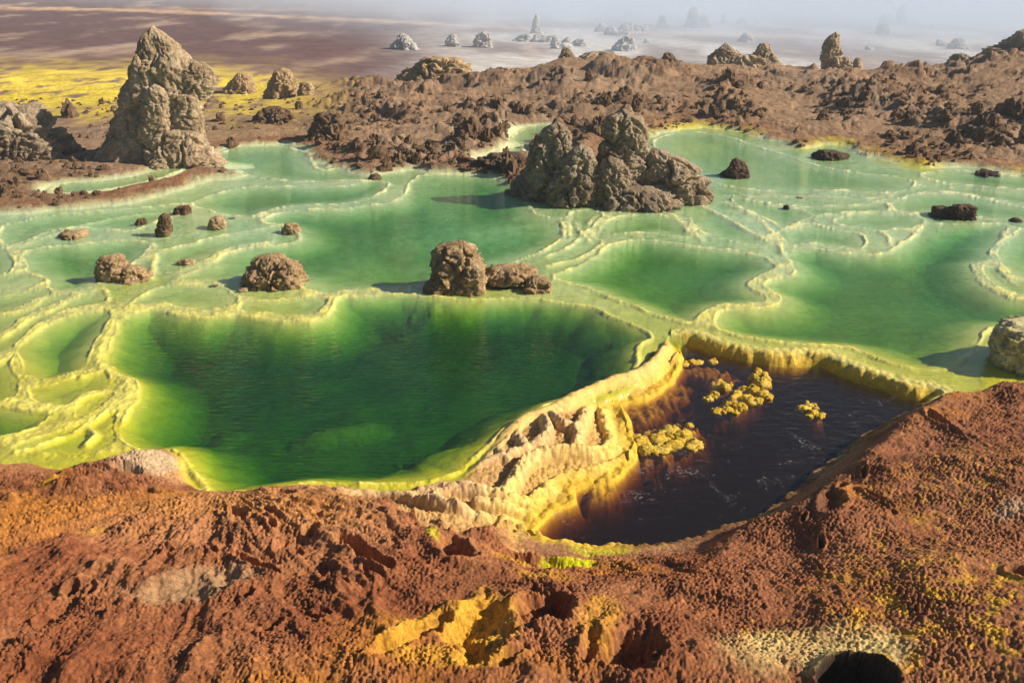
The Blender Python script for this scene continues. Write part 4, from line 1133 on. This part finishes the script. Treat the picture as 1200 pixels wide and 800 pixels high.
CLODS = [clod_mesh('clod', s, M_CLOD) for s in range(1, 8)]
def scatter(n, pxr, pyr, seed):
    r = np.random.default_rng(seed)
    px = r.uniform(*pxr, n); py = r.uniform(*pyr, n)
    x, y = ground(px, py, 0.0)
    z, _, kind = terrain(x, y, False)
    ok = (kind == 2) & (fbm(np.asarray(x) * .42, np.asarray(y) * .5, 3, 46) > -.12)
    return x[ok], y[ok], z[ok], r
x, y, z, r = scatter(760, (-40, 1240), (122, 235), 5)
keep = (to_px(x, y)[0] > 420) | (r.random(len(x)) < .25)
x, y, z = x[keep], y[keep], z[keep]
big = np.argsort(y)[:230]
for n, i in enumerate(big):
    o = link(bpy.data.objects.new('clod', CLODS[n % 7]))
    s = float(r.uniform(.05, .14) * (1 + .35 * (n % 9 == 0)))
    o.location = (float(x[i]), float(y[i]), float(z[i]) + s * .1)
    o.rotation_euler = (float(r.uniform(-.3, .3)), float(r.uniform(-.3, .3)), float(r.uniform(0, 6.28)))
    o.scale = (s, s, s)
    tag(o, 'loose brown clod lying in the rubble of the mud bank', 'clod', 'loose clods on the mud bank')
# finer rubble, too small to tell apart
x, y, z, r = scatter(6500, (-60, 1260), (118, 250), 6)
nu, nv = 7, 5
th = np.linspace(0, 2 * math.pi, nu, endpoint=False); ph = np.linspace(-.5, 1, nv) * math.pi / 2
B = np.stack([np.outer(np.cos(ph), np.cos(th)).ravel(), np.outer(np.cos(ph), np.sin(th)).ravel(), np.outer(np.sin(ph), np.ones(nu)).ravel()], 1)
i0 = (np.arange(nv - 1)[:, None] * nu + np.arange(nu)[None]).ravel(); j0 = (np.arange(nv - 1)[:, None] * nu + (np.arange(nu)[None] + 1) % nu).ravel()
BF = np.stack([i0, j0, j0 + nu, i0 + nu], 1)
keep = (to_px(x, y)[0] > 420) | (r.random(len(x)) < .4)
x, y, z = x[keep], y[keep], z[keep]
m = len(x)
sc_ = r.uniform(.018, .06, m)
jit = 1 + r.uniform(-.35, .35, (m, len(B), 1))
V = B[None] * jit * sc_[:, None, None] * np.stack([r.uniform(.8, 1.5, m), r.uniform(.8, 1.3, m), r.uniform(.5, 1.3, m)], 1)[:, None, :]
V = V + np.stack([x, y, z], 1)[:, None, :]
Fq = (BF[None] + (np.arange(m) * len(B))[:, None, None]).reshape(-1, 4)
tag(link(bpy.data.objects.new('rubble', mesh_np('rubble', V.reshape(-1, 3), Fq, M_CLOD, smooth=False))), 'fine brown rubble strewn over the mud bank', 'rubble', None, 'stuff')

# ------------------------------------------------------------------ haze
def haze_box(name, lo, hi, dens, colour, aniso=.0):
    m, nt, N, L = new_mat(name)
    out = N.new('ShaderNodeOutputMaterial'); v = N.new('ShaderNodeVolumePrincipled')
    v.inputs['Color'].default_value = (*colour, 1); v.inputs['Density'].default_value = dens; v.inputs['Anisotropy'].default_value = aniso
    L.new(v.outputs[0], out.inputs['Volume'])
    V = [(a, b, c) for a in (lo[0], hi[0]) for b in (lo[1], hi[1]) for c in (lo[2], hi[2])]
    Fs = [(0, 1, 3, 2), (4, 6, 7, 5), (0, 4, 5, 1), (2, 3, 7, 6), (0, 2, 6, 4), (1, 5, 7, 3)]
    me = bpy.data.meshes.new(name); me.from_pydata(V, [], Fs); me.materials.append(m); me.update()
    return tag(link(bpy.data.objects.new(name, me)), 'pale haze filling the air over the pools and plain', 'haze', None, 'stuff')
hx = float(np.abs(GX).max()) + 5
haze_box('haze', (-hx, -10, float(GZ.min()) - 2.2), (hx, float(GY.max()) + 5, max(3.5, float(GZ.max()) + .3)), .0017, (.68, .82, 1.0))

# the bank of drifting vapour over the far flats on the right
def vapour(centre, radii, dens):
    nu, nv = 96, 48
    th = np.linspace(0, 2 * math.pi, nu, endpoint=False); ph = np.linspace(-.499, .499, nv) * math.pi
    P = np.stack([np.outer(np.cos(ph), np.cos(th)).ravel() * radii[0], np.outer(np.cos(ph), np.sin(th)).ravel() * radii[1], np.outer(np.sin(ph), np.ones(nu)).ravel() * radii[2]], 1)
    i = (np.arange(nv - 1)[:, None] * nu + np.arange(nu)[None]).ravel(); j = (np.arange(nv - 1)[:, None] * nu + (np.arange(nu)[None] + 1) % nu).ravel()
    m, nt, N, L = new_mat('vapour')
    out = N.new('ShaderNodeOutputMaterial'); v = N.new('ShaderNodeVolumePrincipled')
    v.inputs['Color'].default_value = (.74, .85, 1.0, 1); v.inputs['Density'].default_value = dens
    L.new(v.outputs[0], out.inputs['Volume'])
    F = [tuple(int(a) for a in f) for f in np.stack([i, j, j + nu, i + nu], 1)] + [tuple(range(nu))[::-1], tuple(range(nu * (nv - 1), nu * nv))]
    me = bpy.data.meshes.new('vapour'); me.from_pydata([tuple(map(float, p)) for p in P], [], F); me.materials.append(m); me.update()
    o = link(bpy.data.objects.new('vapour', me)); o.location = centre
    return tag(o, 'bluish white vapour drifting over the far flats behind the crest', 'vapour', None, 'stuff')
for f in (1.0, .9, .8, .7, .6):
    vapour((42, 74, 0), (64 * f, 48 * f, 6.5 * f), .0135)
    vapour((14, 104, 0), (66 * f, 48 * f, 5.5 * f), .007)
